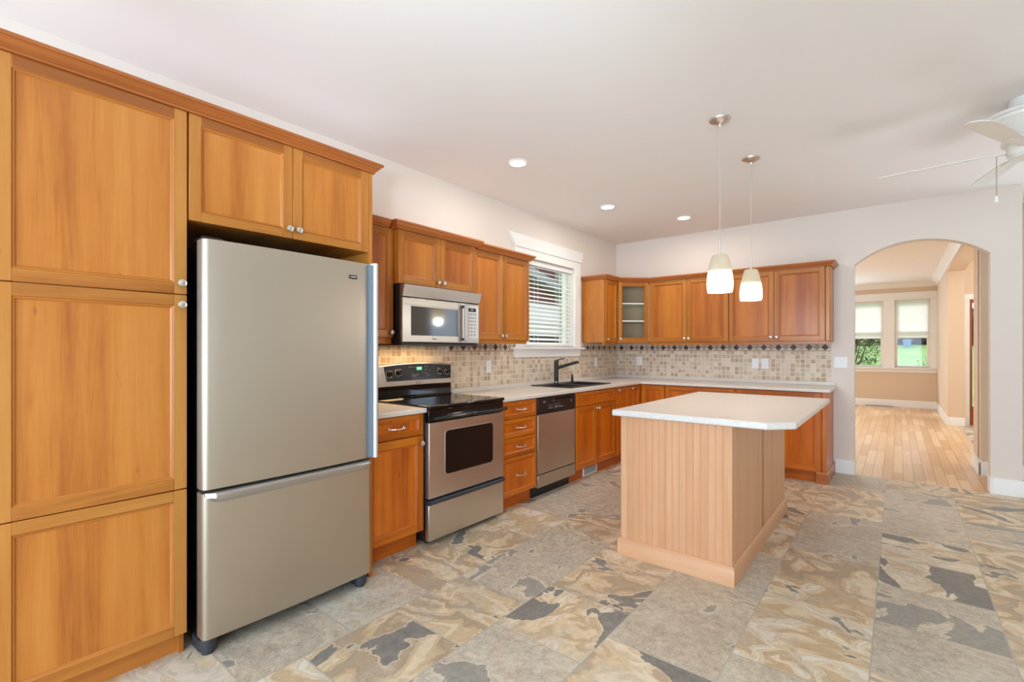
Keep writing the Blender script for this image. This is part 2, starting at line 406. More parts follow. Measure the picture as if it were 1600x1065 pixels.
def border():
    g = G('diamond_border'); u, v, _ = g.sep(g.uv); Pp = .0733
    a = g.math('DIVIDE', g.math('SUBTRACT', u, .082), Pp); ra = g.math('FLOOR', g.math('ADD', a, .5)); du = g.math('MULTIPLY', g.math('ABSOLUTE', g.math('SUBTRACT', a, ra)), Pp)
    dv = g.math('ABSOLUTE', g.math('SUBTRACT', v, 1.311))
    dd = g.math('ADD', du, dv)
    par = g.math('ABSOLUTE', g.math('MODULO', ra, 2.))
    n = g.noise(g.comb(u, v, 0.), 70., 4., .65); r = g.white(g.comb(ra, 4., 1.))[0]
    dark = g.ramp(g.math('ADD', g.math('MULTIPLY', n, .6), g.math('MULTIPLY', r, .4)), [(.3, lin(58, 46, 40)), (.7, lin(92, 76, 64))])
    lightd = g.ramp(g.math('ADD', g.math('MULTIPLY', n, .6), g.math('MULTIPLY', r, .4)), [(.3, lin(150, 128, 108)), (.7, lin(186, 164, 142))])
    dia = g.mix(par, dark, lightd)
    bgc = g.ramp(n, [(.35, lin(198, 180, 156)), (.65, lin(216, 202, 182))])
    col = g.mix(g.ramp(dd, [(.0345, (0, 0, 0)), (.0365, (1, 1, 1))]), dia, bgc)
    ln = g.math('ABSOLUTE', g.math('SUBTRACT', v, 1.2725))
    col = g.mix(g.ramp(ln, [(.0035, (1, 1, 1)), (.0045, (0, 0, 0))]), col, g.ramp(n, [(.4, lin(120, 88, 62)), (.6, lin(170, 140, 112))]))
    g.set(Base_Color=col, Roughness=.45, Specular_IOR_Level=.4); g.bump(n, .15, .002); return g.m
M['border'] = border()

def glass(name, tint=(1, 1, 1), refl=.08):
    g = G(name); t = g.t; out = t.nodes['Material Output']
    tr = g.n('ShaderNodeBsdfTransparent'); tr.inputs[0].default_value = (*tint, 1)
    gl = g.n('ShaderNodeBsdfGlossy'); gl.inputs['Roughness'].default_value = .03
    mx = g.n('ShaderNodeMixShader'); mx.inputs[0].default_value = refl
    t.links.new(tr.outputs[0], mx.inputs[1]); t.links.new(gl.outputs[0], mx.inputs[2]); t.links.new(mx.outputs[0], out.inputs[0]); return g.m
M['glass'] = glass('window_glass', (1, 1, 1), .02)
M['cabglass'] = glass('cabinet_glass', (.93, .95, .94), .06)
def emis(name, c, s):
    g = G(name); g.set(Base_Color=(*c, 1), Emission_Color=(*c, 1), Emission_Strength=s, Roughness=.5); return g.m
M['lens'] = emis('downlight_lens', (1., .95, .88), 14.)
M['bulb'] = emis('bulb_glow', (1., .90, .72), 12.)
M['teal'] = emis('teal_display', (.10, .45, .42), .35)
M['clockgrey'] = emis('microwave_display', (.10, .12, .13), .1)
def shade_glass():
    g = G('frosted_shade'); t = g.t; out = t.nodes['Material Output']
    n = g.noise(g.obj, 14., 4.)
    c = g.ramp(n, [(.35, lin(236, 224, 200)), (.65, lin(248, 240, 222))])
    df = g.n('ShaderNodeBsdfDiffuse'); tl = g.n('ShaderNodeBsdfTranslucent'); g.put(df.inputs[0], c); g.put(tl.inputs[0], c)
    mx = g.n('ShaderNodeMixShader'); mx.inputs[0].default_value = .5
    t.links.new(df.outputs[0], mx.inputs[1]); t.links.new(tl.outputs[0], mx.inputs[2]); t.links.new(mx.outputs[0], out.inputs[0]); return g.m
M['shade'] = shade_glass()
def cloth_shade():
    g = G('cellular_shade'); t = g.t; out = t.nodes['Material Output']
    df = g.n('ShaderNodeBsdfDiffuse'); tl = g.n('ShaderNodeBsdfTranslucent')
    for q in (df, tl): q.inputs[0].default_value = lin(246, 246, 248)
    mx = g.n('ShaderNodeMixShader'); mx.inputs[0].default_value = .55
    t.links.new(df.outputs[0], mx.inputs[1]); t.links.new(tl.outputs[0], mx.inputs[2]); t.links.new(mx.outputs[0], out.inputs[0]); return g.m
M['cell'] = cloth_shade()
M['slat'] = plain('white_slat', lin(240, 240, 238), .4)
def granite_black():
    g = G('black_composite'); n = g.noise(g.pos, 500., 3.)
    g.set(Base_Color=g.ramp(n, [(.4, lin(20, 21, 24)), (.7, lin(48, 50, 56))]), Roughness=.35); return g.m
M['sink'] = granite_black()
def lawn():
    g = G('lawn_grass'); a = g.noise(g.pos, 1.2, 5., .7); b = g.noise(g.pos, 9., 4., .7)
    g.set(Base_Color=g.ramp(g.math('ADD', g.math('MULTIPLY', a, .6), g.math('MULTIPLY', b, .4)), [(.35, lin(96, 138, 66)), (.5, lin(128, 166, 92)), (.65, lin(160, 188, 122))]), Roughness=.9); return g.m
M['lawn'] = lawn()
def leafm(name, a, b):
    g = G(name); g.set(Base_Color=g.ramp(g.island, [(.1, a), (.9, b)]), Roughness=.55); return g.m
M['leaf'] = leafm('rhododendron_leaf', lin(58, 96, 44), lin(138, 170, 98))
M['leaf2'] = leafm('small_shrub_leaf', lin(86, 130, 74), lin(160, 190, 130))
M['hedge'] = leafm('dark_hedge_leaf', lin(40, 30, 26), lin(110, 84, 66))
M['bark'] = plain('bark', lin(84, 66, 50), .9)
M['siding_w'] = plain('white_siding', lin(214, 216, 220), .7)
M['siding_g'] = plain('pale_green_siding', lin(176, 186, 178), .8)
M['brick'] = plain('maroon_siding', lin(112, 74, 72), .85)
M['concrete'] = plain('dark_foundation', lin(66, 68, 72), .9)
M['roof'] = plain('grey_roof', lin(150, 156, 164), .8)
M['bluebin'] = plain('blue_plastic', lin(120, 150, 190), .6)

# ------------------------------------------------------------------ room shell
H = 2.735; HL = 2.79
def S(b, name, mat, **k): return struct(b.build(name, mat, **k))
S(B().plan([(-.14, -9), (6.5, -9), (6.5, .0), (-.14, .0)], -.08, 0), 'floor', M['floor'])
S(B().plan([(-.14, .0), (3.69, .0), (3.83, .8), (3.83, 5.03), (3.69, 5.03), (3.69, 7.76), (-.14, 7.76)], -.08, 0), 'floor', M['hardwood'])
S(B().plan([(3.83, .0), (6.5, .0), (6.5, 5.2), (3.83, 5.2)], -.08, -.001), 'floor', M['floor'])
S(B().plan([(-.14, -9), (6.5, -9), (6.5, .13), (-.14, .13)], H, H+.1), 'ceiling', M['ceil'])
S(B().plan([(3.8, .13), (6.5, .13), (6.5, .9), (3.8, .9)], H, H+.1), 'ceiling', M['ceil'])
S(B().plan([(-.14, .14), (3.8, .14), (3.8, 7.9), (-.14, 7.9)], HL, HL+.1), 'ceiling', M['ceil'])
S(B().plan([(3.9, .9), (5.7, .9), (5.7, 5.3), (3.9, 5.3)], 3.0, 3.1), 'ceiling', M['ceil'])
# left wall with the sink window
WA = (-2.13, -1.115); WZ = (1.315, 2.252)
S(B().grid(FL, [-9, WA[0], WA[1], 7.9], [0, WZ[0], WZ[1], 2.9], lambda i, j: not (i == 1 and j == 1), -.16, 0), 'wall_left', M['wall'])
# back wall with the arch
R_, hw, cx_, zs_, zp_ = .745, .4975, 3.1775, 2.16, 2.35
arc = []
a_ = math.asin(hw/R_)
for k in range(25):
    t = -a_+2*a_*k/24; arc.append((cx_+R_*math.sin(t), zp_-R_+R_*math.cos(t)))
pts = [(0, 0), (2.68, 0)]+arc+[(3.675, 0), (3.873, 0), (3.873, H), (0, H)]
S(B().poly(FB, pts, -.13, 0), 'wall_back', M['wall'])
S(B().box(FX, 3.69, 6.5, .8, 1.0, 0, 3.0), 'wall_passage', M['wall_warm'])
S(B().box(FX, 3.69, 3.90, .95, 1.4, 0, 2.62), 'wall_stub', M['wall_warm'])
S(B().box(FX, 6.5, 6.64, -9, .9, 0, 2.9), 'wall_right', M['wall_tan'])
S(B().box(FX, -.14, 6.64, -9.14, -9, 0, 2.9), 'wall_rear', M['wall'])
S(B().box(FX, 5.6, 5.7, 1.0, 5.3, 0, 3.1), 'wall_entry', M['wall_warm'])
S(B().box(FX, 3.69, 3.90, 4.95, 7.9, 0, 2.79), 'wall_living_right', M['wall_warm'])
S(B().box(FX, 3.69, 3.90, 1.0, 4.95, 2.62, 2.79).box(FX, 3.80, 3.90, 1., 4.95, 2.79, 3.1), 'trim_beam', M['wall_warm'])
# entry wall with door opening
S(B().grid(FX, [3.90, 3.965, 4.92, 5.7], [0, 2.13, 3.1], lambda i, j: not (i == 1 and j == 0), 5.05, 5.2), 'wall_entry_front', M['wall_warm'])
# living room window wall
w1 = (2.17, 2.77); w2 = (2.975, 3.575); wz = (.885, 2.395)
S(B().grid(FX, [-.14, w1[0], w1[1], w2[0], w2[1], 3.92], [0, wz[0], wz[1], 2.9], lambda i, j: not (j == 1 and i in (1, 3)), 7.758, 7.92), 'wall_living_front', M['wall_warm'])
# baseboards
bbp = lambda h=.14, t=.016: [(0, 0), (t, 0), (t, h-.012), (t-.006, h), (0, h)]
S(B().prism(FB, bbp(), 2.517, 2.6635).prism(FB, bbp(), 3.6915, 3.889), 'baseboard_back', M['trim'])
S(B().box(FX, 2.664, 2.684, -.016, .146, 0, .14).box(FX, 3.671, 3.691, -.016, .146, 0, .14), 'baseboard_arch', M['trim'])
FY = Frame((0, .8, 0), (1, 0, 0), (0, -1, 0))
S(B().prism(FY, bbp(), 3.674, 6.5).box(FX, 3.674, 3.69, .784, 1.4, 0, .14), 'baseboard_passage', M['trim'])
FE = Frame((0, 4.95, 0), (1, 0, 0), (0, -1, 0))
S(B().prism(FE, bbp(), 3.69, 3.904).box(FX, 3.674, 3.69, 4.934, 7.758, 0, .14), 'baseboard_living', M['trim'])
FW = Frame((0, 7.758, 0), (1, 0, 0), (0, -1, 0))
S(B().prism(FW, bbp(.155), -.14, 3.674), 'baseboard_front', M['trim'])
S(B().box(FX, 2.45, 2.95, 7.66, 7.735, 0, .006), 'trim_floor_vent', M['darkgrey'])
# living room crown moulding
cm = [(0, -.12), (.012, -.12), (.02, -.10), (.05, -.055), (.085, -.03), (.10, -.018), (.10, 0), (0, 0)]
S(B().sweep([(-.1, 7.758), (3.69, 7.758), (3.69, .2)], [(o, HL+z) for o, z in cm]), 'trim_crown', M['trim'])

# ------------------------------------------------------------------ kitchen window
win = B().box(FL, WA[0]-.13, WA[0], 0, .022, WZ[0], WZ[1]+.085).box(FL, WA[1], WA[1]+.13, 0, .022, WZ[0], WZ[1]+.085).box(FL, WA[0], WA[1], 0, .022, WZ[1], WZ[1]+.085)
wo = S(win, 'window_1', M['trim'], base=(0, -1.62, 1.3), bev=.002)
B().poly(FL, [(-2.262, 2.337), (-.982, 2.337), (-.945, 2.468), (-2.365, 2.468)], 0, .034).build('window_header', M['trim'], wo, bev=.002)
B().box(FL, -2.33, -.93, -.05, .05, 1.288, 1.315).build('window_sill', M['trim'], wo, bev=.004)
B().box(FL, -2.275, -.99, 0, .018, 1.207, 1.288).build('window_apron', M['trim'], wo, bev=.002)
fr = B().box(FL, WA[0], WA[0]+.03, -.15, -.09, WZ[0], WZ[1]).box(FL, WA[1]-.03, WA[1], -.15, -.09, WZ[0], WZ[1]).box(FL, WA[0]+.03, WA[1]-.03, -.15, -.09, WZ[0], WZ[0]+.03).box(FL, WA[0]+.03, WA[1]-.03, -.15, -.09, WZ[1]-.03, WZ[1])
fr.build('window_sash', M['trim'], wo, bev=.002)
B().box(FL, WA[0]+.03, WA[1]-.03, -.122, -.118, WZ[0]+.03, WZ[1]-.03).build('window_pane', M['glass'], wo)
# venetian blind
vb = thing('venetian_blind', 'white venetian blind with open slats in the window over the sink', 'blind', (-.045, -1.62, 1.33))
B().box(FL, WA[0]+.006, WA[1]-.006, -.075, -.015, 2.195, 2.248).build('headrail', M['slat'], vb, bev=.003)
sl = B(); nz = 19; z = 1.352
tl = math.radians(24)
while z < 2.185:
    c, s_ = math.cos(tl)*.025, math.sin(tl)*.025
    sl.prism(FL, [(-.045-c, z+s_), (-.045, z+.002), (-.045+c, z-s_), (-.045+c, z-s_+.0028), (-.045, z+.0048), (-.045-c, z+s_+.0028)], WA[0]+.008, WA[1]-.008); z += .0462
sl.build('slats', M['slat'], vb)
B().box(FL, WA[0]+.008, WA[1]-.008, -.07, -.02, 1.319, 1.337).build('bottom_rail', M['slat'], vb, bev=.003)
for a in (-2.05, -1.82, -1.40, -1.19):
    B().box(FL, a-.0015, a+.0015, -.0205, -.0185, 1.33, 2.2).box(FL, a-.0015, a+.0015, -.0715, -.0695, 1.33, 2.2).build('ladder_cord', M['slat'], vb)

# ------------------------------------------------------------------ living room windows and shades
wn = 2
for (x0, x1) in (w1, w2):
    b = B()
    for q0, q1 in ((x0, x0+.05), (x1-.05, x1)): b.box(FX, q0, q1, 7.83, 7.90, wz[0], wz[1])
    b.box(FX, x0+.05, x1-.05, 7.83, 7.90, wz[0], wz[0]+.04).box(FX, x0+.05, x1-.05, 7.83, 7.90, wz[1]-.05, wz[1]).box(FX, x0+.05, x1-.05, 7.84, 7.90, 1.66, 1.72)
    o = S(b, 'window_%d' % wn, M['trim'], base=((x0+x1)/2, 7.86, wz[0]), bev=.003); wn += 1
    B().box(FX, x0+.05, x1-.05, 7.862, 7.866, wz[0]+.04, wz[1]-.05).build('window_pane', M['glass'], o)
S(B().box(FX, 1.98, 3.70, 7.733, 7.758, wz[1], 2.44).box(FX, 1.98, 2.17, 7.736, 7.758, wz[0], wz[1]).box(FX, 2.77, 2.975, 7.736, 7.758, wz[0], wz[1]).box(FX, 3.575, 3.70, 7.736, 7.758, wz[0], wz[1])
  .poly(FX, [(1.98, 2.44), (3.70, 2.44), (3.735, 2.565), (1.945, 2.565)], 7.725, 7.758).box(FX, 1.93, 3.735, 7.69, 7.83, .855, .885).box(FX, 1.97, 3.70, 7.738, 7.758, .775, .855), 'trim_living_window', M['trim'], bev=.003)
for (x0, x1), lab in ((w1, 'white pleated shade half drawn over the leafy shrub window'), (w2, 'white pleated shade half drawn over the window facing the lawn')):
    b = B(); zt, zb = 2.385, 1.56; n = 16
    prof = []
    for k in range(n+1): prof.append((7.79 if k % 2 else 7.80, zt-.02-(zt-.02-zb)*k/n))
    vs = []
    for y, z in prof: vs += [(x0+.012, y, z), (x1-.012, y, z)]
    b.add(vs, [(2*k, 2*k+1, 2*k+3, 2*k+2) for k in range(n)])
    sh = thing('pleated_shade', lab, 'shade', ((x0+x1)/2, 7.79, zb), 'pleated shades in the room beyond the arch')
    b.build('shade_fabric', M['cell'], sh)
    B().box(FX, x0+.01, x1-.01, 7.775, 7.81, zt-.02, zt+.005).build('headrail', M['white'], sh, bev=.002)
    B().box(FX, x0+.01, x1-.01, 7.778, 7.808, zb-.02, zb).build('bottom_rail', M['white'], sh, bev=.002)

# ------------------------------------------------------------------ front door in the entry
S(B().box(FX, 3.905, 3.968, 5.02, 5.05, 0, 2.13).box(FX, 4.915, 5.0, 5.02, 5.05, 0, 2.13).box(FX, 3.905, 5.0, 5.018, 5.05, 2.13, 2.22), 'trim_door', M['trim'], bev=.003)
dr = S(B().grid(FX, [3.968, 4.004, 4.87, 4.915], [0.01, .33, 2.07, 2.125], lambda i, j: not (i == 1 and j == 1), 5.07, 5.11), 'door_1', M['doorwood'], base=(4.45, 5.09, .01), bev=.002)
B().box(FX, 4.004, 4.87, 5.085, 5.095, .33, 2.07).build('door_glass', M['glass'], dr)
B().tube([(4.86, 5.07, 1.0), (4.86, 5.02, 1.0)], .012).tube([(4.86, 5.022, 1.0), (4.78, 5.022, 1.0)], .009).build('door_handle', M['nickel'], dr)

# ------------------------------------------------------------------ tiled backsplash
bs = B()
UPB = 1.365
bs.box(FL, -4.42, -3.21, 0, .008, .90, UPB)                      # behind the range: plain field
bs.box(FL, -3.21, -2.44, 0, .008, .93, 1.27)
bs.box(FL, -2.44, -.985, 0, .008, .93, 1.207)
bs.box(FL, -2.44, -2.27, 0, .008, 1.207, 1.27)
bs.box(FL, -.985, -.0, 0, .008, .93, 1.27)
bs.box(FB, .008, 2.479, 0, .008, .93, 1.27)
# bring wall uv: a along wall, v height
o = bs.build('backsplash_field', M['mosaic'])
struct(o)
bb = B().box(FL, -3.165, -2.27, 0, .0085, 1.27, UPB).box(FL, -.93, -.0, 0, .0085, 1.27, UPB).box(FB, .0085, 2.479, 0, .0085, 1.27, UPB)
struct(bb.build('backsplash_border', M['border']))

# ------------------------------------------------------------------ cabinetry
bk = B(); bk.lathe((0, 0, 0), (1, 0, 0), [(.006, 0), (.006, .010), (.0085, .013), (.0155, .017), (.0165, .021), (.0150, .0245), (.0125, .0255), (.0115, .0245), (.006, .0262), (0.0, .0265)], 20)
KNOB = bk.mesh('knob', Vector((0, 0, 0)), M['nickel'])
def knob(F, a, d, z, parent):
    o = bpy.data.objects.new('knob', KNOB); COL.objects.link(o); o.parent = parent
    o.location = F.P(a, d, z)-BASE[parent.name]; o.rotation_euler = (0, 0, F.rz()); return o
bp_ = B()
hp = [(-.055, .0), (-.054, .016), (-.045, .024), (-.02, .027), (.0, .0275), (.02, .027), (.045, .024), (.054, .016), (.055, .0)]
bp_.tube([(d, a, -.004*math.cos(a*28)) for a, d in hp], [.0055, .0052, .005, .0042, .004, .0042, .005, .0052, .0055], 10)
for sgn in (-1, 1): bp_.lathe((0, sgn*.055, -.0), (1, 0, 0), [(.009, 0), (.009, .003), (.006, .006)], 14)
PULL = bp_.mesh('drawer_pull', Vector((0, 0, 0)), M['nickel'])
def pull(F, a, d, z, parent):
    o = bpy.data.objects.new('drawer_pull', PULL); COL.objects.link(o); o.parent = parent
    o.location = F.P(a, d, z)-BASE[parent.name]; o.rotation_euler = (0, 0, F.rz()); return o

def front(F, a0, a1, z0, z1, d, parent, name='door', kn=None, pl=None, stile=.052, rail=None, glassy=False, th=.02, mat=None, pmat=None):
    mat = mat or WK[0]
    rail = rail or stile; b = B(); t = d-th
    b.box(F, a0, a0+stile, t, d, z0, z1, 'z'); b.box(F, a1-stile, a1, t, d, z0, z1, 'z')
    b.box(F, a0+stile, a1-stile, t, d, z0, z0+rail, 'a'); b.box(F, a0+stile, a1-stile, t, d, z1-rail, z1, 'a')
    i0, i1, j0, j1 = a0+stile, a1-stile, z0+rail, z1-rail
    prof = [(0, .0005), (.003, -.0035), (.006, -.0035), (.012, -.010)]
    for k in range(3):
        (o0, h0), (o1, h1) = prof[k], prof[k+1]
        c0 = [(i0+o0, j0+o0), (i1-o0, j0+o0), (i1-o0, j1-o0), (i0+o0, j1-o0)]
        c1 = [(i0+o1, j0+o1), (i1-o1, j0+o1), (i1-o1, j1-o1), (i0+o1, j1-o1)]
        for q in range(4):
            r = (q+1) % 4
            b.add([F.P(c0[q][0], d+h0, c0[q][1]), F.P(c0[r][0], d+h0, c0[r][1]), F.P(c1[r][0], d+h1, c1[r][1]), F.P(c1[q][0], d+h1, c1[q][1])], [(0, 1, 2, 3)], F.g('a' if q % 2 == 0 else 'z'))
    if not glassy: b.box(F, i0+.001, i1-.001, t+.002, d-.0095, j0+.001, j1-.001, 'z', 1)
    o = b.build(name, [M[mat], M[pmat or mat]], parent, bev=.0012, seg=1)
    if glassy: B().box(F, i0, i1, d-.013, d-.010, j0, j1).build('glass_pane', M['cabglass'], o)
    if kn: knob(F, kn[0], d, kn[1], o)
    if pl: pull(F, pl[0], d, pl[1], o)
    return o
WK = ['wood']
CROWN = [(-.03, 0), (.010, 0), (.010, .006), (.016, .010), (.024, .020), (.032, .028), (.034, .034), (.042, .036), (.042, .048), (-.03, .048)]
def crown(path, z, label, base, sc=1.0):
    o = B().sweep(path, [(a*sc, z+h*sc) for a, h in CROWN]).build('crown_molding', M['crown'], base=base)
    return tag(o, label, 'crown molding', 'wooden crown mouldings on top of the wall cabinets')

# tall pantry
pc = thing('pantry_cabinet', 'tall cherry pantry cabinet with three stacked doors left of the refrigerator', 'cabinet', (.33, -5.61, 0))
B().box(FL, -5.91, -5.333, .003, .68, .10, 2.287).build('carcass', M['wood'], pc, bev=.001)
B().box(FL, -5.91, -5.352, .05, .632, 0, .10, 'a').build('toe_kick', M['wood'], pc)
B().box(FL, -5.352, -5.334, .05, .655, 0, .10, 'z').build('side_foot', M['wood'], pc)
front(FL, -5.892, -5.335, 1.519, 2.287, .70, pc, kn=(-5.357, 1.563), stile=.046, rail=.045)
front(FL, -5.892, -5.335, .706, 1.515, .70, pc, kn=(-5.357, 1.474), stile=.046, rail=.045)
front(FL, -5.892, -5.335, .098, .702, .70, pc, stile=.046, rail=.045)
# over-fridge
oc = thing('fridge_surround_cabinet', 'wide two-door cherry cabinet bridging over the refrigerator with full-height side panel', 'cabinet', (.33, -4.88, 0))
B().box(FL, -5.331, -4.449, .003, .68, 1.835, 2.287).build('carcass', M['wood'], oc, bev=.001)
B().box(FL, -4.448, -4.424, .003, .70, 0, 2.287).build('side_panel', M['wood'], oc, bev=.001)
front(FL, -5.327, -4.884, 1.835, 2.287, .70, oc, kn=(-4.905, 1.878), stile=.046, rail=.042)
front(FL, -4.881, -4.450, 1.835, 2.287, .70, oc, kn=(-4.858, 1.879), stile=.046, rail=.042)
crown([(.70, -5.93), (.70, -4.422), (.36, -4.422)], 2.288, 'longest cherry crown moulding running above pantry and refrigerator', (.7, -5.2, 2.288), 1.06)

# base cabinets
WK[0] = 'wood_base_shade'
TOE = .555
def base_box(t, F, a0, a1, d1=.61, toe=(None, None), back=.003):
    B().box(F, a0, a1, back, d1, .11, .876).build('carcass', M[WK[0]], t, bev=.001)
    B().box(F, toe[0] if toe[0] is not None else a0, toe[1] if toe[1] is not None else a1, .05, TOE, 0, .11, 'a').build('toe_kick', M[WK[0]], t)
c = thing('base_cabinet', 'cherry base cabinet with one drawer over a door between refrigerator and range', 'cabinet', (.3, -4.2, 0))
base_box(c, FL, -4.421, -3.979, toe=(None, -3.985))
B().box(FL, -3.986, -3.979, .05, .62, 0.11, .876).build('end_panel', M[WK[0]], c)
front(FL, -4.418, -3.989, .737, .872, .63, c, 'drawer', pl=(-4.20, .802), stile=.036, rail=.03)
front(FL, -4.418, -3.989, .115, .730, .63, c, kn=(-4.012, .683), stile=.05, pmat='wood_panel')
c = thing('drawer_cabinet', 'narrow cherry cabinet of four stacked drawers right of the range', 'cabinet', (.3, -2.97, 0))
base_box(c, FL, -3.208, -2.732)
for z0, z1 in ((.732, .870), (.580, .727), (.425, .575), (.118, .420)):
    front(FL, -3.202, -2.738, z0, z1, .63, c, 'drawer', pl=(-2.955, (z0+z1)/2+.002), stile=.036, rail=.03)
c = thing('sink_cabinet', 'cherry sink base cabinet with two doors under the black sink', 'cabinet', (.3, -1.68, 0))
B().box(FL, -2.106, -1.259, .003, .61, .11, .70).build('carcass', M[WK[0]], c, bev=.001)
B().box(FL, -2.106, -1.259, .585, .61, .70, .876).build('front_rail', M[WK[0]], c, bev=.001)
B().box(FL, -2.106, -1.259, .05, TOE, 0, .11, 'a').build('toe_kick', M[WK[0]], c)
front(FL, -2.096, -1.268, .737, .868, .63, c, 'drawer_front', stile=.04, rail=.03)
front(FL, -2.096, -1.690, .125, .730, .63, c, kn=(-1.712, .692), stile=.048)
front(FL, -1.684, -1.268, .125, .730, .63, c, kn=(-1.660, .690), stile=.048)
c = thing('narrow_base_cabinet', 'slim single-door cherry base cabinet between sink cabinet and inside corner', 'cabinet', (.3, -1.09, 0))
base_box(c, FL, -1.256, -.917)
front(FL, -1.250, -.922, .125, .868, .63, c, kn=(-1.215, .838), stile=.05)
c = thing('corner_base_cabinet', 'cherry corner base cabinet with a folding pair of doors at the inside corner', 'cabinet', (.3, -.3, 0))
B().plan([(.003, -.914), (.61, -.914), (.61, -.60), (.925, -.60), (.925, -.003), (.003, -.003)], .11, .876).build('carcass', M[WK[0]], c)
B().plan([(.05, -.914), (TOE, -.914), (TOE, -TOE), (.925, -TOE), (.925, -.05), (.05, -.05)], 0, .11).build('toe_kick', M[WK[0]], c)
front(FL, -.905, -.632, .125, .868, .63, c, kn=(-.872, .838), stile=.05)
front(FB, .638, .918, .125, .868, .62, c, stile=.05)
for a0, a1, lab in ((.927, 1.689, 'wide cherry base cabinet on the back wall beside the inside corner, behind the island'),
                    (1.693, 2.462, 'wide cherry base cabinet at the archway end of the back wall, right of the island')):
    c = thing('base_cabinet', lab, 'cabinet', ((a0+a1)/2, -.3, 0))
    base_box(c, FB, a0, a1, .60)
    front(FB, a0+.003, a1-.012, .108, .868, .62, c, stile=.05, rail=.045)
    if a0 > 1.5:
        B().box(FB, 2.466, 2.50, .003, .62, .0, .876).build('end_panel', M[WK[0]], c, bev=.001)
        B().sweep([(2.418, -.622), (2.50, -.622), (2.50, -.004)], [(0, 0), (.014, 0), (.014, .095), (.002, .112), (0, .112)]).box(FB, 2.418, 2.466, .56, .622, 0, .108).build('plinth_block', M['crown'], c)
# toe kick register
fv = thing('floor_register', 'white louvred heating register in the toe kick under the sink', 'vent', (.557, -1.707, .05))
B().box(FL, -1.852, -1.562, .556, .562, .005, .098).build('register_frame', M['white'], fv, bev=.001)
b = B()
for k in range(9): b.prism(FL, [(.562, .02+.008*k), (.5655, .02+.008*k), (.562, .025+.008*k)], -1.83, -1.585)
b.build('louvres', plain('grey_louvre', lin(150, 160, 168), .5), fv)

# worktops
NOSE = .012
o = B().grid(FX, [0.009, .655], [-4.422, -3.977], lambda i, j: True, .878, .908, flat=True).box(FL, -4.422, -3.977, .009, .028, .908, .945).build('worktop', M['top'], base=(.33, -4.2, .878), bev=.006, seg=3)
tag(o, 'short grey speckled worktop between the refrigerator and the range', 'worktop')
SK = (.075, .530, -2.03, -1.245)
b = B()
xs = [.009, SK[0], SK[1], .655, 2.53]; ys = [-3.211, SK[2], SK[3], -.655, -.009]
b.grid(FX, xs, ys, lambda i, j: (i < 3 and not (i == 1 and j == 1)) or j == 3, .878, .908, flat=True)
b.box(FL, -3.211, -.009, .009, .028, .9075, .945); b.box(FB, .028, 2.515, .009, .028, .9075, .945)
tag(b.build('worktop', M['top'], base=(.33, -1.6, .878), bev=.005, seg=3), 'long L-shaped grey speckled worktop holding the black sink and turning the corner', 'worktop')

# sink
sk = thing('kitchen_sink', 'black double-bowl composite sink set in the worktop under the window', 'sink', (.30, -1.64, .9))
x0, x1, y0, y1 = .055, .548, -2.05, -1.225
div = -1.70
bx = [(.165, .515, y0+.035, div-.02), (.165, .515, div+.02, y1-.045)]
b = B().grid(FX, [x0, .165, .515, x1], [y0, y0+.035, div-.02, div+.02, y1-.045, y1], lambda i, j: not (i == 1 and j in (1, 3)), .9085, .918, flat=True)
b.build('sink_rim', M['sink'], sk, bev=.003)
for q in bx:
    b = B(); p, q1, r, s_ = q
    top = [(p, r), (q1, r), (q1, s_), (p, s_)]; bot = [(p+.02, r+.02), (q1-.02, r+.02), (q1-.02, s_-.02), (p+.02, s_-.02)]
    b.add([(x, y, .915) for x, y in top]+[(x, y, .73) for x, y in bot]+[(x-.004 if x < .3 else x+.004, y, .7255) for x, y in bot], [(0, 1, 5, 4), (1, 2, 6, 5), (2, 3, 7, 6), (3, 0, 4, 7), (4, 5, 6, 7)])
    o = b.build('sink_bowl', M['sink'], sk)
fc = thing('kitchen_faucet', 'tall dark bronze single-lever faucet at the back of the black sink', 'faucet', (.11, -1.655, .918))
B().lathe((.11, -1.655, .918), (0, 0, 1), [(.029, 0), (.029, .006), (.0235, .010), (.0235, .245), (.0225, .25), (0, .25)], 24).build('faucet_body', M['dkbronze'], fc)
B().lathe((.11, -1.655, .9285), (0, 0, 1), [(.0245, 0), (.0245, .008)], 24).build('base_ring', M['nickel'], fc)
B().tube([(.125, -1.645, 1.088), (.21, -1.605, 1.118), (.31, -1.558, 1.150)], [.017, .0165, .016], 16).tube([(.31, -1.558, 1.150), (.318, -1.554, 1.1515), (.318, -1.554, 1.135)], [.018, .018, .017], 16).build('spout', M['dkbronze'], fc)
B().tube([(.11, -1.655, 1.165), (.125, -1.645, 1.174), (.18, -1.598, 1.19)], [.008, .006, .0055]).build('lever', M['dkbronze'], fc)
sd = thing('soap_dispenser', 'small black soap dispenser pump on the sink rim beside the faucet', 'soap dispenser', (.11, -1.325, .918))
B().lathe((.11, -1.325, .918), (0, 0, 1), [(.022, 0), (.022, .006), (.014, .012), (.014, .05), (.010, .054), (.010, .07), (.014, .074), (.014, .084), (0, .086)], 20).build('pump_body', M['dkbronze'], sd)
B().tube([(.11, -1.325, .998), (.14, -1.365, .998), (.165, -1.40, .994)], .0055).build('pump_nozzle', M['dkbronze'], sd)

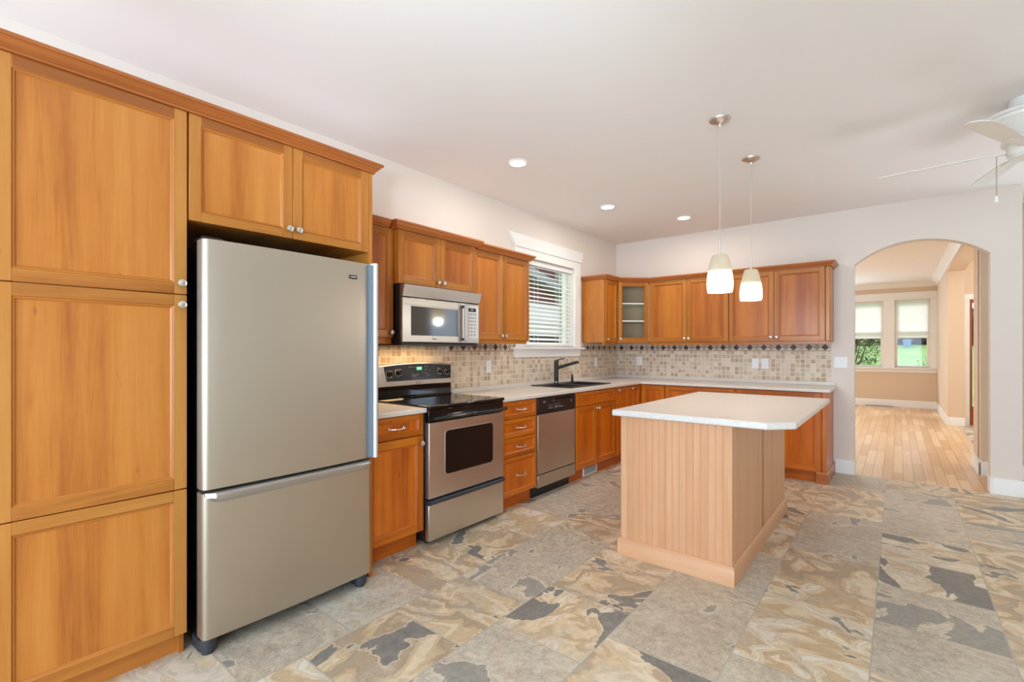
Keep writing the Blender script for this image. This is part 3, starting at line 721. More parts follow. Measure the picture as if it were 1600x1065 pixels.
# wall cabinets
WK[0] = 'wood_mid_shade'
def upper(name, label, F, a0, a1, face, z0, z1, base, ends=()):
    t = thing(name, label, 'cabinet', base)
    B().box(F, a0, a1, .011, face, z0, z1).build('carcass', M[WK[0]], t, bev=.001)
    return t
def lrail(F, a0, a1, d, t, z0=1.34):
    B().box(F, a0, a1, d-.02, d, z0, 1.372, 'a').build('light_rail', M[WK[0]], t, bev=.001)
t = upper('wall_cabinet', 'single-door cherry wall cabinet left of the microwave', FL, -4.422, -3.996, 0.31, 1.367, 2.115, (.16, -4.2, 1.34))
front(FL, -4.415, -4.000, 1.372, 2.115, .33, t, kn=(-4.020, 1.405), stile=.048)
lrail(FL, -4.422, -3.998, .305, t, 1.325)
t = upper('wall_cabinet', 'short two-door cherry wall cabinet directly above the microwave', FL, -3.993, -3.215, .35, 1.742, 2.113, (.17, -3.6, 1.742))
front(FL, -3.988, -3.604, 1.745, 2.113, .37, t, kn=(-3.630, 1.785), stile=.048)
front(FL, -3.600, -3.219, 1.745, 2.113, .37, t, kn=(-3.576, 1.785), stile=.048)
t = upper('wall_cabinet', 'two-door cherry wall cabinet between the microwave and the window', FL, -3.212, -2.440, 0.31, 1.367, 2.115, (.16, -2.83, 1.34))
front(FL, -3.206, -2.828, 1.372, 2.115, .33, t, kn=(-2.852, 1.408), stile=.048)
front(FL, -2.824, -2.446, 1.372, 2.115, .33, t, kn=(-2.800, 1.408), stile=.048)
lrail(FL, -3.212, -2.455, .308, t)
crown([(.335, -4.42), (.335, -4.044)], 2.116, 'short cherry crown moulding over the single-door cabinet beside the tall refrigerator surround', (.33, -4.2, 2.116))
crown([(.012, -3.996), (.375, -3.996), (.375, -3.212), (.012, -3.212)], 2.114, 'cherry crown moulding over the short cabinet above the microwave', (.37, -3.6, 2.114), 1.05)
crown([(.335, -3.168), (.335, -2.437), (.012, -2.437)], 2.116, 'cherry crown moulding over the cabinet next to the window', (.33, -2.8, 2.116))
# corner run
t = upper('wall_cabinet', 'slim single-door cherry wall cabinet right of the window, plain side panel showing', FL, -.935, -.612, .31, 1.372, 2.127, (.16, -.77, 1.345))
front(FL, -.922, -.630, 1.380, 2.127, .33, t, kn=(-.900, 1.412), stile=.045)
lrail(FL, -.93, -.612, .305, t, 1.345)
t = thing('corner_wall_cabinet', 'diagonal corner wall cabinet with a glass door and two pale shelves', 'cabinet', (.3, -.3, 1.345))
ply = lambda i: [(.011, -.61+i), (.33-i*.4, -.61+i), (.61-i, -.33+i*.4), (.61-i, -.011), (.011, -.011)]
M['cabin'] = wood('cabinet_interior_wood', lin(226, 196, 156), lin(238, 212, 174), lin(244, 222, 188))
B().plan(ply(0), 1.372, 1.39).build('bottom_panel', M[WK[0]], t, bev=.001)
B().plan(ply(0), 2.112, 2.127).build('top_panel', M[WK[0]], t, bev=.001)
B().box(FX, .011, .02, -.60, -.012, 1.39, 2.112).box(FX, .02, .60, -.02, -.012, 1.39, 2.112).box(FX, .02, .31, -.61, -.60, 1.39, 2.112).box(FX, .60, .61, -.31, -.02, 1.39, 2.112).build('interior_panels', M['cabin'], t)
for z in (1.634, 1.852): B().plan([(.021, -.592), (.335, -.592), (.592, -.335), (.592, -.021), (.021, -.021)], z, z+.016).build('shelf', M['white'], t, bev=.001)
FD2 = Frame((.33, -.61, 0), (1, 1, 0), (1, -1, 0))
front(FD2, .004, .392, 1.380, 2.127, .001, t, kn=(.030, 1.421), stile=.042, glassy=True, th=.018)
t = upper('wall_cabinet', 'two-door cherry wall cabinet beside the glass corner cabinet, behind the near pendant', FB, .613, 1.545, .31, 1.372, 2.127, (1.08, -.16, 1.345))
front(FB, .622, 1.076, 1.380, 2.127, .33, t, kn=(1.052, 1.419), stile=.048)
front(FB, 1.080, 1.541, 1.380, 2.127, .33, t, kn=(1.101, 1.419), stile=.048)
lrail(FB, .613, 1.545, .305, t, 1.345)
t = upper('wall_cabinet', 'two-door cherry wall cabinet nearest the archway with a beaded end stile', FB, 1.549, 2.503, .31, 1.372, 2.127, (2.02, -.16, 1.345))
front(FB, 1.553, 1.998, 1.380, 2.127, .33, t, kn=(1.970, 1.420), stile=.048)
front(FB, 2.003, 2.458, 1.380, 2.127, .33, t, kn=(2.026, 1.420), stile=.048)
B().box(FB, 2.461, 2.503, .31, .328, 1.372, 2.127).build('end_stile', M[WK[0]], t, bev=.006)
lrail(FB, 1.549, 2.497, .305, t, 1.345)
crown([(.012, -.938), (.333, -.938), (.333, -.611), (.611, -.333), (2.506, -.333), (2.506, -.012)], 2.128, 'cherry crown moulding wrapping the corner wall cabinets to the archway', (1.2, -.33, 2.128), 1.0)

# ------------------------------------------------------------------ refrigerator
fg = thing('refrigerator', 'stainless steel bottom-freezer refrigerator between the pantry and the base cabinet', 'refrigerator', (.42, -4.895, 0))
FY0, FY1, FXD = -5.303, -4.487, .785
B().box(FL, FY0+.012, FY1-.012, .03, .70, .035, 1.742).build('body', M['blackpl'], fg, bev=.004)
def fdoor(z0, z1):
    # plan outline: gently crowned steel front with rounded vertical edges
    y0, y1 = FY0, FY1; pts = [(.712, y0+.004), (.712, y1-.004)]
    n = 14; front_ = []
    for k in range(n+1):
        s = -1+2*k/n; yy = (y0+y1)/2+s*((y1-y0)/2-.022)
        front_.append((FXD+.010-.010*s*s, yy))
    rc = [(FXD-.022+.022*math.sin(t), y0+.022-.022*math.cos(t)) for t in (0, .4, .8, 1.2)]
    rd = [(FXD-.022+.022*math.sin(t), y1-.022+.022*math.cos(t)) for t in (1.2, .8, .4, 0)]
    return B().plan([(.712, y0)]+rc+front_+rd+[(.712, y1)], z0, z1)
d = fdoor(.697, 1.752).build('fridge_door', M['steel'], fg, bev=.003)
# full-height hooked grip along the right edge
hk = [(FXD-.004, -4.500), (FXD+.022, -4.492), (FXD+.032, -4.484), (FXD+.036, -4.474), (FXD+.030, -4.466), (FXD+.020, -4.470), (FXD-.01, -4.478), (FXD-.02, -4.488)]
hd_ = B().plan(hk, .699, 1.757).build('door_handle', M['steelp'], d, bev=.002)
gp_ = [(FXD+.0015, -4.522), (FXD+.004, -4.512), (FXD+.012, -4.503), (FXD+.024, -4.4935), (FXD+.018, -4.490), (FXD-.006, -4.500)]
B().plan(gp_, .702, 1.745).build('handle_inner_face', plain('blue_grey_reflection', lin(94, 104, 112), .5), hd_, bev=.001)  # strip coloured as the dull reflection in the lip's inner face
B().box(FL, -4.628, -4.584, FXD+.003, FXD+.0105, 1.660, 1.679).build('badge', M['blackpl'], d, bev=.002)
B().box(FL, -4.622, -4.590, FXD+.0106, FXD+.0112, 1.667, 1.672).build('badge_mark', M['silvertxt'], d)
d = fdoor(.070, .683).build('freezer_drawer', M['steel'], fg, bev=.003)
b = B(); N = 26; rings = []
for k in range(N+1):
    s = -1+2*k/N; yy = -4.895+s*.402; e = min(1, (1-abs(s))*6); sc = math.sqrt(max(.0, 1-(1-e)**2))
    out = .006+.040*sc; lo = .028*sc+.006
    rings.append([Vector((FXD-.012, yy, .686)), Vector((FXD+out*.75, yy, .688)), Vector((FXD+out, yy, .680)), Vector((FXD+out*.95, yy, .668)), Vector((FXD+out*.55, yy, .680-lo)), Vector((FXD-.012, yy, .680-lo-.006))])
vs = [p for r in rings for p in r]; m = 6
fs = [(k*m+j, k*m+(j+1) % m, (k+1)*m+(j+1) % m, (k+1)*m+j) for k in range(N) for j in range(m)]+[tuple(range(m-1, -1, -1)), tuple(N*m+j for j in range(m))]
b.add(vs, fs); b.build('drawer_handle', M['steelp'], d)
B().box(FL, FY0+.02, FY1-.02, .60, .70, .02, .068, 'a').build('base_grille', M['blackpl'], fg)
for a in (FY0+.032, FY1-.045):
    B().lathe((.742, a, 0.0), (0, 0, 1), [(.024, 0), (.024, .012), (.034, .016), (.036, .05), (.034, .066)], 20).box(FL, a-.034, a+.034, .66, .735, .016, .066).build('foot', M['darkgrey'], fg)
B().box(FL, FY0+.004, FY0+.085, .66, .76, 1.7425, 1.766).build('hinge_cover', M['blackpl'], fg, bev=.006)
B().box(FL, FY0+.02, FY1-.02, .70, .712, .07, 1.74).build('door_gasket', M['blackpl'], fg)

# ------------------------------------------------------------------ range
rg = thing('electric_range', 'stainless and black freestanding electric range under the microwave', 'stove', (.35, -3.594, 0))
RY0, RY1 = -3.974, -3.214
B().box(FL, RY0+.003, RY1-.003, .03, .625, .03, .896).build('body', M['blackpl'], rg, bev=.003)
ck = B().box(FL, RY0, RY1, .035, .672, .896, .919).build('cooktop', M['blackgl'], rg, bev=.006, seg=3)
for (x, y, r) in ((.48, -3.78, .115), (.47, -3.41, .085), (.23, -3.78, .085), (.22, -3.41, .105)):
    b = B()
    for q in (r, r*.62):
        k = 40; vs = []
        for i in range(k):
            t = 2*PI*i/k; vs += [(x+q*math.cos(t), y+q*math.sin(t), .9193), (x+(q-.006)*math.cos(t), y+(q-.006)*math.sin(t), .9193)]
        b.add(vs, [(2*i, 2*((i+1) % k), 2*((i+1) % k)+1, 2*i+1) for i in range(k)])
    b.build('burner_ring', M['ring'], ck)
B().box(FL, RY0+.004, RY1-.004, .62, .660, .812, .894).build('front_band', M['blackgl'], rg, bev=.004)
def rrect(a0, a1, z0, z1, r, n=6):
    p = []
    for cx, cz, s in ((a1-r, z1-r, 0), (a0+r, z1-r, 1), (a0+r, z0+r, 2), (a1-r, z0+r, 3)):
        for k in range(n+1):
            t = s*PI/2+PI/2*k/n; p.append((cx+r*math.cos(t), cz+r*math.sin(t)))
    return p
od = B().box(FL, RY0+.004, RY1-.004, .628, .665, .312, .810).build('oven_door', M['steelh'], rg, bev=.004)
B().poly(FL, rrect(-3.832, -3.340, .444, .748, .03), .660, .6665).build('window_trim', M['steelp'], od)
B().poly(FL, rrect(-3.826, -3.346, .450, .742, .027), .664, .6675).build('oven_window', M['blackgl'], od)
prof = [(.660, .842), (.690, .850), (.712, .848), (.716, .838), (.705, .826), (.680, .820), (.660, .818)]
B().prism(FL, prof, RY0+.012, RY1-.012).build('door_handle', M['blackgl'], od, bev=.002)
sdw = B().box(FL, RY0+.004, RY1-.004, .628, .662, .036, .272).build('storage_drawer', M['steelh'], rg, bev=.004)
B().prism(FL, [(.63, .274), (.664, .274), (.684, .286), (.686, .298), (.672, .304), (.63, .306)], RY0+.004, RY1-.004).build('drawer_grip', plain('black_plastic_blue_sheen', lin(40, 48, 62), .3), sdw, bev=.002)  # black lip, its blue sheen put into the colour
for y in (RY0+.06, RY1-.06): B().lathe((.58, y, 0), (0, 0, 1), [(.018, 0), (.018, .01), (.01, .012), (.01, .03)], 14).build('levelling_foot', M['blackpl'], rg)
# backguard
bgd = B().prism(FL, [(.02, .919), (.095, .919), (.085, .935), (.085, 1.012), (.02, 1.012)], RY0+.006, RY1-.006).build('backguard', M['blackgl'], rg, bev=.003)
top = []
for k in range(17):
    s = -1+2*k/16; top.append((-3.594+s*.374, 1.166+.020*(1-s*s)))
out = [(-3.594-.368, 1.010), (-3.594+.372, 1.010)]+top[::-1]
def lean(b, d0): return b
cp = B().poly(FL, out, .03, .108).build('control_panel', M['steelh'], rg, bev=.006)
gp = [(-3.888, 1.050), (-3.250, 1.050), (-3.246, 1.160), (-3.40, 1.172), (-3.594, 1.177), (-3.78, 1.172), (-3.918, 1.160)]
B().poly(FL, gp, .105, .1105).build('control_glass', M['blackgl'], cp)
for a, z in ((-3.868, 1.108), (-3.787, 1.118), (-3.368, 1.119), (-3.288, 1.111)):
    k = B().lathe((.1105, a, z), (1, 0, 0), [(.025, 0), (.024, .006), (.020, .010), (.019, .026), (.017, .028), (0, .028)], 24).box(FL, a-.004, a+.004, .138, .145, z-.017, z+.017).build('control_knob', M['blackpl'], cp)
    b = B(); n = 28; vs = []
    for i in range(n): 
        t = PI*.75+1.5*PI*i/(n-1)
        for q in (.029, .0315): vs.append((.1112, a+q*math.cos(t), z+q*math.sin(t)))
    b.add(vs, [(2*i, 2*i+1, 2*i+3, 2*i+2) for i in range(n-1)]); b.build('dial_marking', M['silvertxt'], cp)
B().box(FL, -3.612, -3.560, .1105, .1112, 1.128, 1.152).build('display', M['teal'], cp)
b = B()
for (a, z, ww) in ((-3.69, 1.15, .018), (-3.66, 1.15, .014), (-3.63, 1.146, .01), (-3.53, 1.15, .012), (-3.508, 1.15, .012), (-3.53, 1.125, .012), (-3.508, 1.125, .01), (-3.485, 1.122, .01), (-3.56, 1.103, .008), (-3.54, 1.103, .008), (-3.66, 1.09, .03), (-3.62, 1.09, .03), (-3.66, 1.078, .04), (-3.52, 1.095, .012), (-3.50, 1.095, .012), (-3.52, 1.08, .012), (-3.495, 1.08, .016)):
    b.box(FL, a, a+ww, .1106, .1112, z, z+.005)
b.build('key_markings', M['greytxt'], cp)
b = B(); n = 24; vs = []
for i in range(n):
    t = 2*PI*i/n
    for q in (1., .72): vs.append((.1085, -3.594+.026*q*math.cos(t), 1.029+.008*q*math.sin(t)))
b.add(vs, [(2*i, 2*((i+1) % n), 2*((i+1) % n)+1, 2*i+1) for i in range(n)]); b.build('emblem', M['darkgrey'], cp)

# ------------------------------------------------------------------ microwave
mw = thing('microwave', 'stainless over-the-range microwave mounted above the electric range', 'microwave', (.2, -3.604, 1.315))
B().box(FL, -3.990, -3.220, .011, .385, 1.33, 1.735).build('body', M['blackpl'], mw, bev=.003)
B().prism(FL, [(.386, 1.736), (.436, 1.731), (.412, 1.652), (.386, 1.652)], -3.985, -3.218).build('vent_hood', M['steelm'], mw, bev=.002)
B().box(FL, -3.986, -3.222, .02, .40, 1.316, 1.332).build('vent_base', M['blackpl'], mw, bev=.003)
md = B().box(FL, -3.986, -3.378, .386, .412, 1.338, 1.645).build('microwave_door', M['steelm'], mw, bev=.004)
g = G('microwave_window'); n = g.noise(g.pos, 900., 1.); g.set(Base_Color=g.ramp(n, [(.4, lin(58, 54, 50)), (.6, lin(96, 90, 84))]), Roughness=.07, Specular_IOR_Level=.5); M['mwwin'] = g.m
B().box(FL, -3.912, -3.458, .4115, .4135, 1.386, 1.590).build('door_window', M['mwwin'], md, bev=.001)
B().box(FL, -3.986, -3.425, .4121, .4126, 1.598, 1.600).build('door_seam', M['darkgrey'], md)
for z in (1.606, 1.356): B().box(FL, -3.418, -3.392, .412, .452, z, z+.02).build('handle_mount', M['blackpl'], md, bev=.003)
B().box(FL, -3.422, -3.388, .438, .458, 1.350, 1.632).build('door_handle', M['steelp'], md, bev=.006, seg=3)
b = B(); n = 18; vs = []
for i in range(n):
    t = 2*PI*i/n
    for q in (1., .55): vs.append((.4125, -3.712+.007*q*math.cos(t), 1.366+.010*q*math.sin(t)))
b.add(vs, [(2*i, 2*((i+1) % n), 2*((i+1) % n)+1, 2*i+1) for i in range(n)])
b.add([(.4125, -3.705, 1.359), (.4125, -3.668, 1.362), (.4125, -3.668, 1.365), (.4125, -3.705, 1.366)], [(0, 1, 2, 3)])
b.build('emblem', M['darkgrey'], md)
kp = B().box(FL, -3.374, -3.222, .386, .410, 1.338, 1.645).build('control_panel', M['steelm'], mw, bev=.003)
kf = B().box(FL, -3.364, -3.234, .4095, .412, 1.372, 1.632).build('keypad', plain('pale_keypad', lin(214, 214, 212), .4), kp)
B().box(FL, -3.346, -3.262, .4118, .4128, 1.585, 1.612).build('display', M['blackgl'], kp)
B().box(FL, -3.325, -3.285, .4128, .4131, 1.594, 1.604).build('display_digits', plain('lcd_digits', lin(140, 150, 156), .5), kp)
b = B()
for r_ in range(7):
    for c_ in range(4 if r_ < 3 else 3):
        a = -3.348+c_*(.026 if r_ < 3 else .034); z = 1.565-r_*.027
        b.box(FL, a, a+.012, .412, .4125, z-.006, z+.004)
b.build('key_markings', M['greytxt'], kp)
area('cooktop_task_light', (.24, -3.66, 1.312), (0, 0, 0), .14, .50, 4.0, (1., .66, .32)).parent = None

# ------------------------------------------------------------------ dishwasher
dw = thing('dishwasher', 'stainless dishwasher with a black control strip under the worktop left of the sink', 'dishwasher', (.33, -2.418, 0))
DY0, DY1 = -2.726, -2.112
B().box(FL, DY0+.003, DY1-.003, .03, .60, .10, .872).build('body', M['blackpl'], dw)
B().box(FL, DY0+.006, DY1-.006, .60, .632, .212, .724).build('door_panel', M['steel'], dw, bev=.003)
dp = B().box(FL, DY0+.005, DY1-.005, .60, .634, .728, .870).build('control_strip', M['blackpl'], dw, bev=.004)
B().prism(FL, [(.634, .838), (.642, .842), (.642, .848), (.634, .852)], -2.46, -2.20).build('latch_ledge', M['blackgl'], dp)
B().lathe((.634, -2.195, .812), (1, 0, 0), [(.012, 0), (.012, .004), (.009, .006), (0, .006)], 18).build('status_button', M['greytxt'], dp)
b = B()
for a, z, ww, hh in ((-2.648, .824, .02, .016), (-2.622, .824, .012, .016), (-2.57, .79, .07, .006), (-2.57, .766, .075, .010), (-2.475, .795, .05, .006), (-2.47, .766, .05, .018), (-2.41, .80, .03, .006), (-2.40, .766, .02, .022), (-2.37, .765, .045, .012), (-2.50, .83, .03, .008)):
    b.box(FL, a, a+ww, .6341, .6346, z, z+hh)
b.build('control_marks', plain('dim_print', lin(120, 120, 118), .5), dp)
B().box(FL, DY0+.006, DY1-.004, .60, .632, .098, .202).build('access_panel', M['steel'], dw, bev=.003)
B().box(FL, DY0+.002, DY1-.002, .10, .56, 0, .094).build('kick_plate', M['blackpl'], dw)

# ------------------------------------------------------------------ island
il = thing('kitchen_island', 'pale cherry beadboard island base in the middle of the tiled floor', 'kitchen island', (2.0, -2.48, 0))
B().box(FX, 1.675, 2.316, -3.256, -1.705, .0, .874).build('carcass', M['bead'], il)
FI = Frame((0, -3.265, 0), (1, 0, 0), (0, -1, 0)); FIR = Frame((2.325, 0, 0), (0, 1, 0), (1, 0, 0))
def bead(F, a0, a1, n):
    b = B(); p = (a1-a0)/n
    for k in range(n):
        q0, q1 = a0+k*p, a0+(k+1)*p
        pts = [(q0, -.009), (q0, -.0011), (q0+.0012, -.0001), (q0+.0036, .0004), (q0+.0050, -.0012), (q0+.0066, 0), (q1-.0010, 0), (q1, -.0011), (q1, -.009)]
        m_ = len(pts)
        vs = [F.P(a, d, .10) for a, d in pts]+[F.P(a, d, .874) for a, d in pts]
        b.add(vs, [list(range(m_)), list(range(2*m_-1, m_-1, -1))]+[(i, i+m_, (i+1) % m_+m_, (i+1) % m_) for i in range(m_)], (0, 0, 1))
    return b
bead(FI, 1.668, 2.318, 16).build('beadboard_front', M['bead'], il)
B().box(FX, 2.316, 2.3262, -3.2662, -3.256, .1, .874).build('corner_bead', M['bead'], il, bev=.002)
bead(FIR, -3.256, -2.512, 19).build('beadboard_side', M['bead'], il)
B().box(FIR, -2.508, -2.486, -.009, .002, .1, .874).build('seam_strip', M['crown'], il, bev=.001)
bead(FIR, -2.482, -1.706, 20).build('beadboard_side', M['bead'], il)
B().sweep([(1.668, -1.70), (1.668, -3.265), (2.325, -3.265), (2.325, -1.70), (1.668, -1.70)][::1], [(0, 0), (.016, 0), (.016, .09), (.012, .098), (.004, .107), (0, .107)]).build('base_molding', M['bead'], il)
cut = [(1.635, -3.325), (2.505, -3.325), (2.622, -3.205), (2.622, -1.66), (1.635, -1.66)]
tag(B().plan(cut, .8745, .912).build('island_worktop', M['top'], base=(2.1, -2.5, .8745), bev=.009, seg=3), 'pale speckled worktop with a clipped corner on the island', 'worktop')

# ------------------------------------------------------------------ electrical plates
def plate(F, a, z, w_, h_, label, kind, d0):
    o_, grp = None, 'white wall plates around the worktops'
    nm = 'light_switch' if kind == 'switch' else 'wall_outlet'
    t = thing(nm, label, 'light switch' if kind == 'switch' else 'outlet', F.P(a, d0, z), grp)
    B().box(F, a-w_/2, a+w_/2, d0, d0+.006, z-h_/2, z+h_/2).build('cover_plate', M['white'], t, bev=.002)
    n = 2 if w_ > .1 else 1
    for k in range(n):
        c_ = a+(k-(n-1)/2)*.046
        if kind == 'switch': B().box(F, c_-.0165, c_+.0165, d0+.006, d0+.009, z-.033, z+.033).build('rocker', M['white'], t, bev=.0015)
        else:
            b = B()
            b.box(F, c_-.0165, c_+.0165, d0+.006, d0+.0075, z-.034, z+.034); b.build('receptacle', M['white'], t, bev=.001)
            b = B()
            for zz in (z+.016, z-.020):
                for q in (-.006, .004): b.box(F, c_+q, c_+q+.002, d0+.0075, d0+.0078, zz, zz+.009)
            b.build('slots', M['greytxt'], t)
plate(FL, -2.655, 1.125, .072, .118, 'white outlet plate on the left tile wall between range and window', 'outlet', .008)
plate(FL, -.592, 1.128, .072, .116, 'white outlet plate on the left tile wall between faucet and corner', 'outlet', .008)
plate(FB, .344, 1.135, .072, .112, 'white outlet plate on the back tile wall close to the corner', 'outlet', .008)
plate(FB, 1.754, 1.127, .072, .116, 'white rocker switch on the back tile wall beside a matching outlet', 'switch', .008)
plate(FB, 1.854, 1.128, .072, .114, 'white outlet plate on the back tile wall right of a rocker switch', 'outlet', .008)
plate(FB, 2.563, 1.153, .116, .116, 'double rocker light switch on the beige wall beside the archway', 'switch', 0.)

# ------------------------------------------------------------------ lamps
for x, y, lab in ((.735, -3.13, 'recessed ceiling downlight nearest the camera, above the range'), (.735, -1.66, 'recessed ceiling downlight above the sink counter'), (1.20, -.775, 'recessed ceiling downlight closest to the back wall')):
    t = thing('recessed_downlight', lab, 'ceiling light', (x, y, H-.012), 'recessed downlights in the kitchen ceiling')
    b = B(); n = 32
    b.lathe((x, y, H-.006), (0, 0, 1), [(.062, .0055), (.062, 0), (.080, 0), (.082, .0055)], n); b.build('trim_ring', M['trim'], t)
    B().lathe((x, y, H-.004), (0, 0, 1), [(0, 0), (.062, 0), (.062, .0035), (0, .0035)], n).build('lens', M['lens'], t)
    area('downlight_glow', (x, y, H-.012), (0, 0, 0), .10, .10, 6.5, (1., .95, .88))
for x, y, zb, zt, lab in ((2.155, -2.874, 1.648, 1.882, 'pendant lamp with frosted shade over the near end of the island'), (2.16, -2.078, 1.660, 1.893, 'pendant lamp with frosted shade over the far end of the island')):
    t = thing('pendant_lamp', lab, 'pendant lamp', (x, y, zb), 'frosted pendant lamps over the island')
    B().lathe((x, y, H), (0, 0, -1), [(.066, 0), (.064, .006), (.045, .018), (.02, .026), (.010, .030), (.006, .045), (0, .045)], 28).build('canopy', M['nickel'], t)
    B().tube([(x, y, H-.04), (x, y, zt+.09)], .0022, 8).build('cord', plain('clear_cord', lin(200, 192, 180), .4), t)
    B().tube([(x, y, zt+.095), (x, y, zt-.005)], .006, 12).lathe((x, y, zt-.012), (0, 0, 1), [(.030, 0), (.030, .010), (.012, .018)], 20).build('stem', M['nickel'], t)
    hh = zt-zb
    sp = [(.040, 1.0), (.048, .965), (.056, .86), (.066, .66), (.074, .45), (.0785, .25), (.076, .08), (.072, 0.)]
    sp = [(r_, h_*hh) for r_, h_ in sp]
    inner = [(r_-.004, h_) for r_, h_ in sp[::-1]]
    b = B(); b.lathe((x, y, zb), (0, 0, 1), sp, 36)
    b.f = b.f[:-2]; b.g = b.g[:-2]; b.m = b.m[:-2]
    b.build('lamp_shade', M['shade'], t)
    B().lathe((x, y, zb+.02), (0, 0, 1), [(0, 0), (.022, .008), (.030, .03), (.028, .05), (.018, .075), (.014, .098), (0, .098)], 20).build('bulb', M['bulb'], t)
    B().lathe((x, y, zb+.525*hh), (0, 0, 1), [(.001, 0), (.0655, 0), (.0655, .004), (.001, .004)], 36).build('added_baffle', M['white'], t)  # added disc inside the shade, keeps bulb light off the upper part
    point('pendant_glow', (x, y, zb-.03), 7, (1., .92, .80), .05)

# ceiling fan
fx, fy = 3.62, -2.02
cf = thing('ceiling_fan', 'white five-blade ceiling fan with a pull chain near the right edge', 'ceiling fan', (fx, fy, 2.39))
B().lathe((fx, fy, H), (0, 0, -1), [(.09, 0), (.09, .07), (.19, .085), (.20, .092), (.20, .106), (.186, .112), (.182, .128), (.172, .134), (.150, .17), (.115, .20), (.10, .215), (0, .215)], 48).build('motor_housing', M['ivory'], cf)
B().lathe((fx, fy, 2.515), (0, 0, -1), [(.06, -.01), (.11, 0), (.12, .015), (.12, .032), (.098, .046), (.096, .098), (.082, .116), (0, .12)], 36).build('switch_cup', M['ivory'], cf)
for k in range(5):
    a = math.radians(174+72*k); ca, sa = math.cos(a), math.sin(a); tw = math.radians(-13)
    def W(r, s, h):
        s2 = s*math.cos(tw); h2 = h+s*math.sin(tw)
        return (fx+ca*r-sa*s2, fy+sa*r+ca*s2, 2.446+h2)
    prof = [(.19, .045), (.24, .056), (.40, .066), (.55, .070), (.63, .066), (.68, .050), (.705, .020)]
    L = [W(r, wd, 0) for r, wd in prof]+[W(r, -wd, 0) for r, wd in prof[::-1]]
    L2 = [W(r, wd, .006) for r, wd in prof]+[W(r, -wd, .006) for r, wd in prof[::-1]]
    n = len(L)
    bo = B().add(L+L2, [list(range(n)), list(range(2*n-1, n-1, -1))]+[(i, i+n, (i+1) % n+n, (i+1) % n) for i in range(n)]).build('fan_blade', M['ivory'], cf)
    ir = [(.075, .022), (.13, .016), (.18, .034), (.25, .040), (.275, .02)]
    L = [W(r, wd, -.004) for r, wd in ir]+[W(r, -wd, -.004) for r, wd in ir[::-1]]; L2 = [W(r, wd, -.0005) for r, wd in ir]+[W(r, -wd, -.0005) for r, wd in ir[::-1]]
    n = len(L)
    B().add(L+L2, [list(range(n)), list(range(2*n-1, n-1, -1))]+[(i, i+n, (i+1) % n+n, (i+1) % n) for i in range(n)]).build('blade_iron', M['ivory'], bo)
px, py = 3.48, -2.05
B().tube([(fx-.094, fy-.012, 2.43), (px, py, 2.425), (px, py, 2.19)], .0018, 8).build('pull_chain', plain('chain_grey', lin(150, 140, 128), .4, .6), cf)
B().lathe((px, py, 2.155), (0, 0, 1), [(.008, 0), (.010, .004), (.007, .025), (.004, .038), (0, .04)], 14).build('chain_pull', M['white'], cf)

# ------------------------------------------------------------------ outdoors
b = B(); nx, ny = 24, 20; vs = []
for j in range(ny+1):
    for i in range(nx+1):
        x = -14+34*i/nx; y = 8.0+20*j/ny
        vs.append((x, y, -.35+.125*max(0, y-8)-(.10*max(0, y-22.5))+.05*math.sin(x*1.3)*math.sin(y*.7)))
b.add(vs, [(j*(nx+1)+i, j*(nx+1)+i+1, (j+1)*(nx+1)+i+1, (j+1)*(nx+1)+i) for j in range(ny) for i in range(nx)])
o = b.build('lawn', M['lawn']); o['kind'] = 'structure'
S(B().plan([(-14, -12), (-.17, -12), (-.17, 8), (-14, 8)], -.5, -.35), 'ground_side', M['lawn'])
def leaves(c, rad, n, size, mat, squash=1.):
    b = B(); 
    for _ in range(n):
        while True:
            p = Vector((random.uniform(-1, 1), random.uniform(-1, 1), random.uniform(-1, 1)))
            if .25 < p.length < 1: break
        q = Vector(c)+Vector((p.x*rad[0], p.y*rad[1], p.z*rad[2]))
        d = Vector((random.uniform(-1, 1), random.uniform(-1, 1), random.uniform(-.7, .4))).normalized(); s = d.cross(Vector((random.uniform(-.4, .4), random.uniform(-.4, .4), 1))).normalized()
        L = size*random.uniform(.7, 1.3); ww = L*.17
        up = d.cross(s)*L*.06
        b.add([q, q+d*L*.5+s*ww+up, q+d*L, q+d*L*.5-s*ww+up, q+d*L*.5], [(0, 4, 1), (1, 4, 2), (2, 4, 3), (3, 4, 0)])
    return b
rh = thing('rhododendron_bush', 'leafy green shrub with bare crooked branches outside the left far window', 'bush', (1.9, 11.2, .1))
leaves((1.75, 11.2, 1.15), (1.1, .8, 1.0), 1500, .17, 0).build('foliage', M['leaf'], rh)
b = B()
for q in range(9):
    x0_, t_ = 1.7+random.uniform(-.1, .1), random.uniform(-1, 1)
    b.tube([(x0_, 11.1, .05), (x0_+.25*t_, 10.9, .5), (x0_+.7*t_, 10.7, .95), (x0_+.9*t_, 10.7, 1.5)], [.03, .024, .018, .01], 8)
b.build('branches', M['bark'], rh)
sb = thing('small_shrub', 'small pale green shrub low in the right far window', 'bush', (4.0, 13.3, .28))
leaves((3.78, 13.3, .68), (.42, .4, .42), 380, .11, 0).build('foliage', M['leaf2'], sb)
B().tube([(3.78, 13.3, .28), (3.78, 13.3, .65)], .02, 8).build('stem', M['bark'], sb)
hg = thing('hedge', 'dark brown hedge along the top of the lawn', 'hedge', (3.4, 24.2, 1.0))
leaves((3.4, 24.2, 2.1), (4.2, .7, 1.35), 3600, .40, 0).build('foliage', M['hedge'], hg)
hc = B(); vs = []; n1, n2 = 20, 10
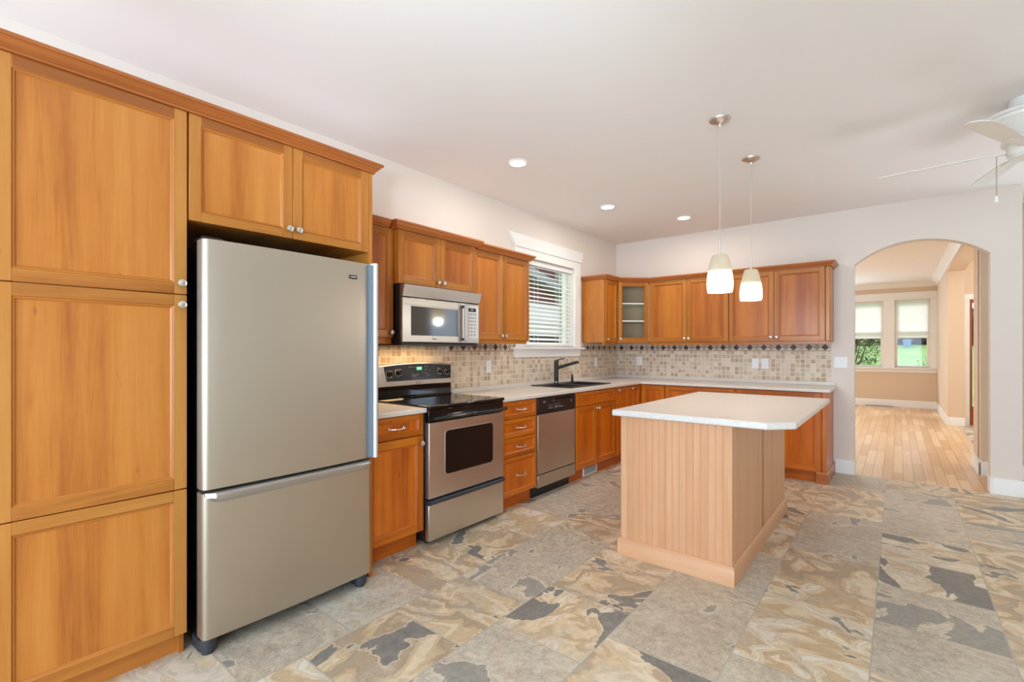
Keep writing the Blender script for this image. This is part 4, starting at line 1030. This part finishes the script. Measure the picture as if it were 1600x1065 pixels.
for q in range(n2+1):
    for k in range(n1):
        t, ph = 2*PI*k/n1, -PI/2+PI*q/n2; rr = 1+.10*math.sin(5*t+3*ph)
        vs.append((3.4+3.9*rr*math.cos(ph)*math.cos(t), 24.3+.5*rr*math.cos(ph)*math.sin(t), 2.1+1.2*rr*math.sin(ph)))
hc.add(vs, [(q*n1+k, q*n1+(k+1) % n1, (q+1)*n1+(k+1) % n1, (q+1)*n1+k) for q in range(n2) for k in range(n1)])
hc.build('hedge_core', plain('dark_hedge_core', lin(62, 46, 38), .9), hg)  # solid dark core added so bright sky doesn't show through the leaves
tag(B().lathe((3.36, 22.0, 1.36), (0, 0, 1), [(.12, 0), (.15, .34), (.16, .35), (.16, .38), (0, .40)], 16).build('garden_bin', M['bluebin'], base=(3.36, 22, 1.36)), 'small blue bin standing in front of the dark hedge outdoors', 'bin')
# neighbouring house seen through the blind
nh = thing('neighbouring_house', 'neighbouring house with maroon upper wall and white siding seen through the blind', 'house', (-4.6, 4.2, -.35))
B().box(FX, -6, -4.2, 0, 3.6, -.35, 4.2).box(FX, -6, -4.2, 4.95, 9, -.35, 4.2).build('pale_siding', M['siding_g'], nh)
B().box(FX, -6, -4.3, 3.6, 4.95, 2.48, 4.2).build('maroon_wall', M['brick'], nh)
b = B()
for k in range(6): b.prism(Frame((-4.2, 0, 0), (0, 1, 0), (1, 0, 0)), [(-.2, 1.70+.13*k), (.02, 1.70+.13*k), (0, 1.83+.13*k), (-.2, 1.83+.13*k)], 3.6, 4.95)
b.build('lap_siding', M['siding_w'], nh)
B().box(FX, -6, -4.22, 3.6, 4.95, -.35, 1.70).build('foundation', M['concrete'], nh)
B().poly(Frame((-4.0, 0, 0), (0, 1, 0), (1, 0, 0)), [(3.2, 3.40), (5.3, 2.90), (5.3, 2.70), (3.2, 3.18)], -.3, .0).build('eave', M['roof'], nh)
tr = thing('garden_tree', 'green tree crown glimpsed above the neighbouring eave', 'tree', (-5.2, 4.9, -.35))
leaves((-3.7, 4.75, 3.45), (.25, .35, .3), 260, .14, 0).build('foliage', M['leaf'], tr)
B().tube([(-3.7, 4.75, -.35), (-3.7, 4.75, 3.4)], .03, 8).build('trunk', M['bark'], tr)
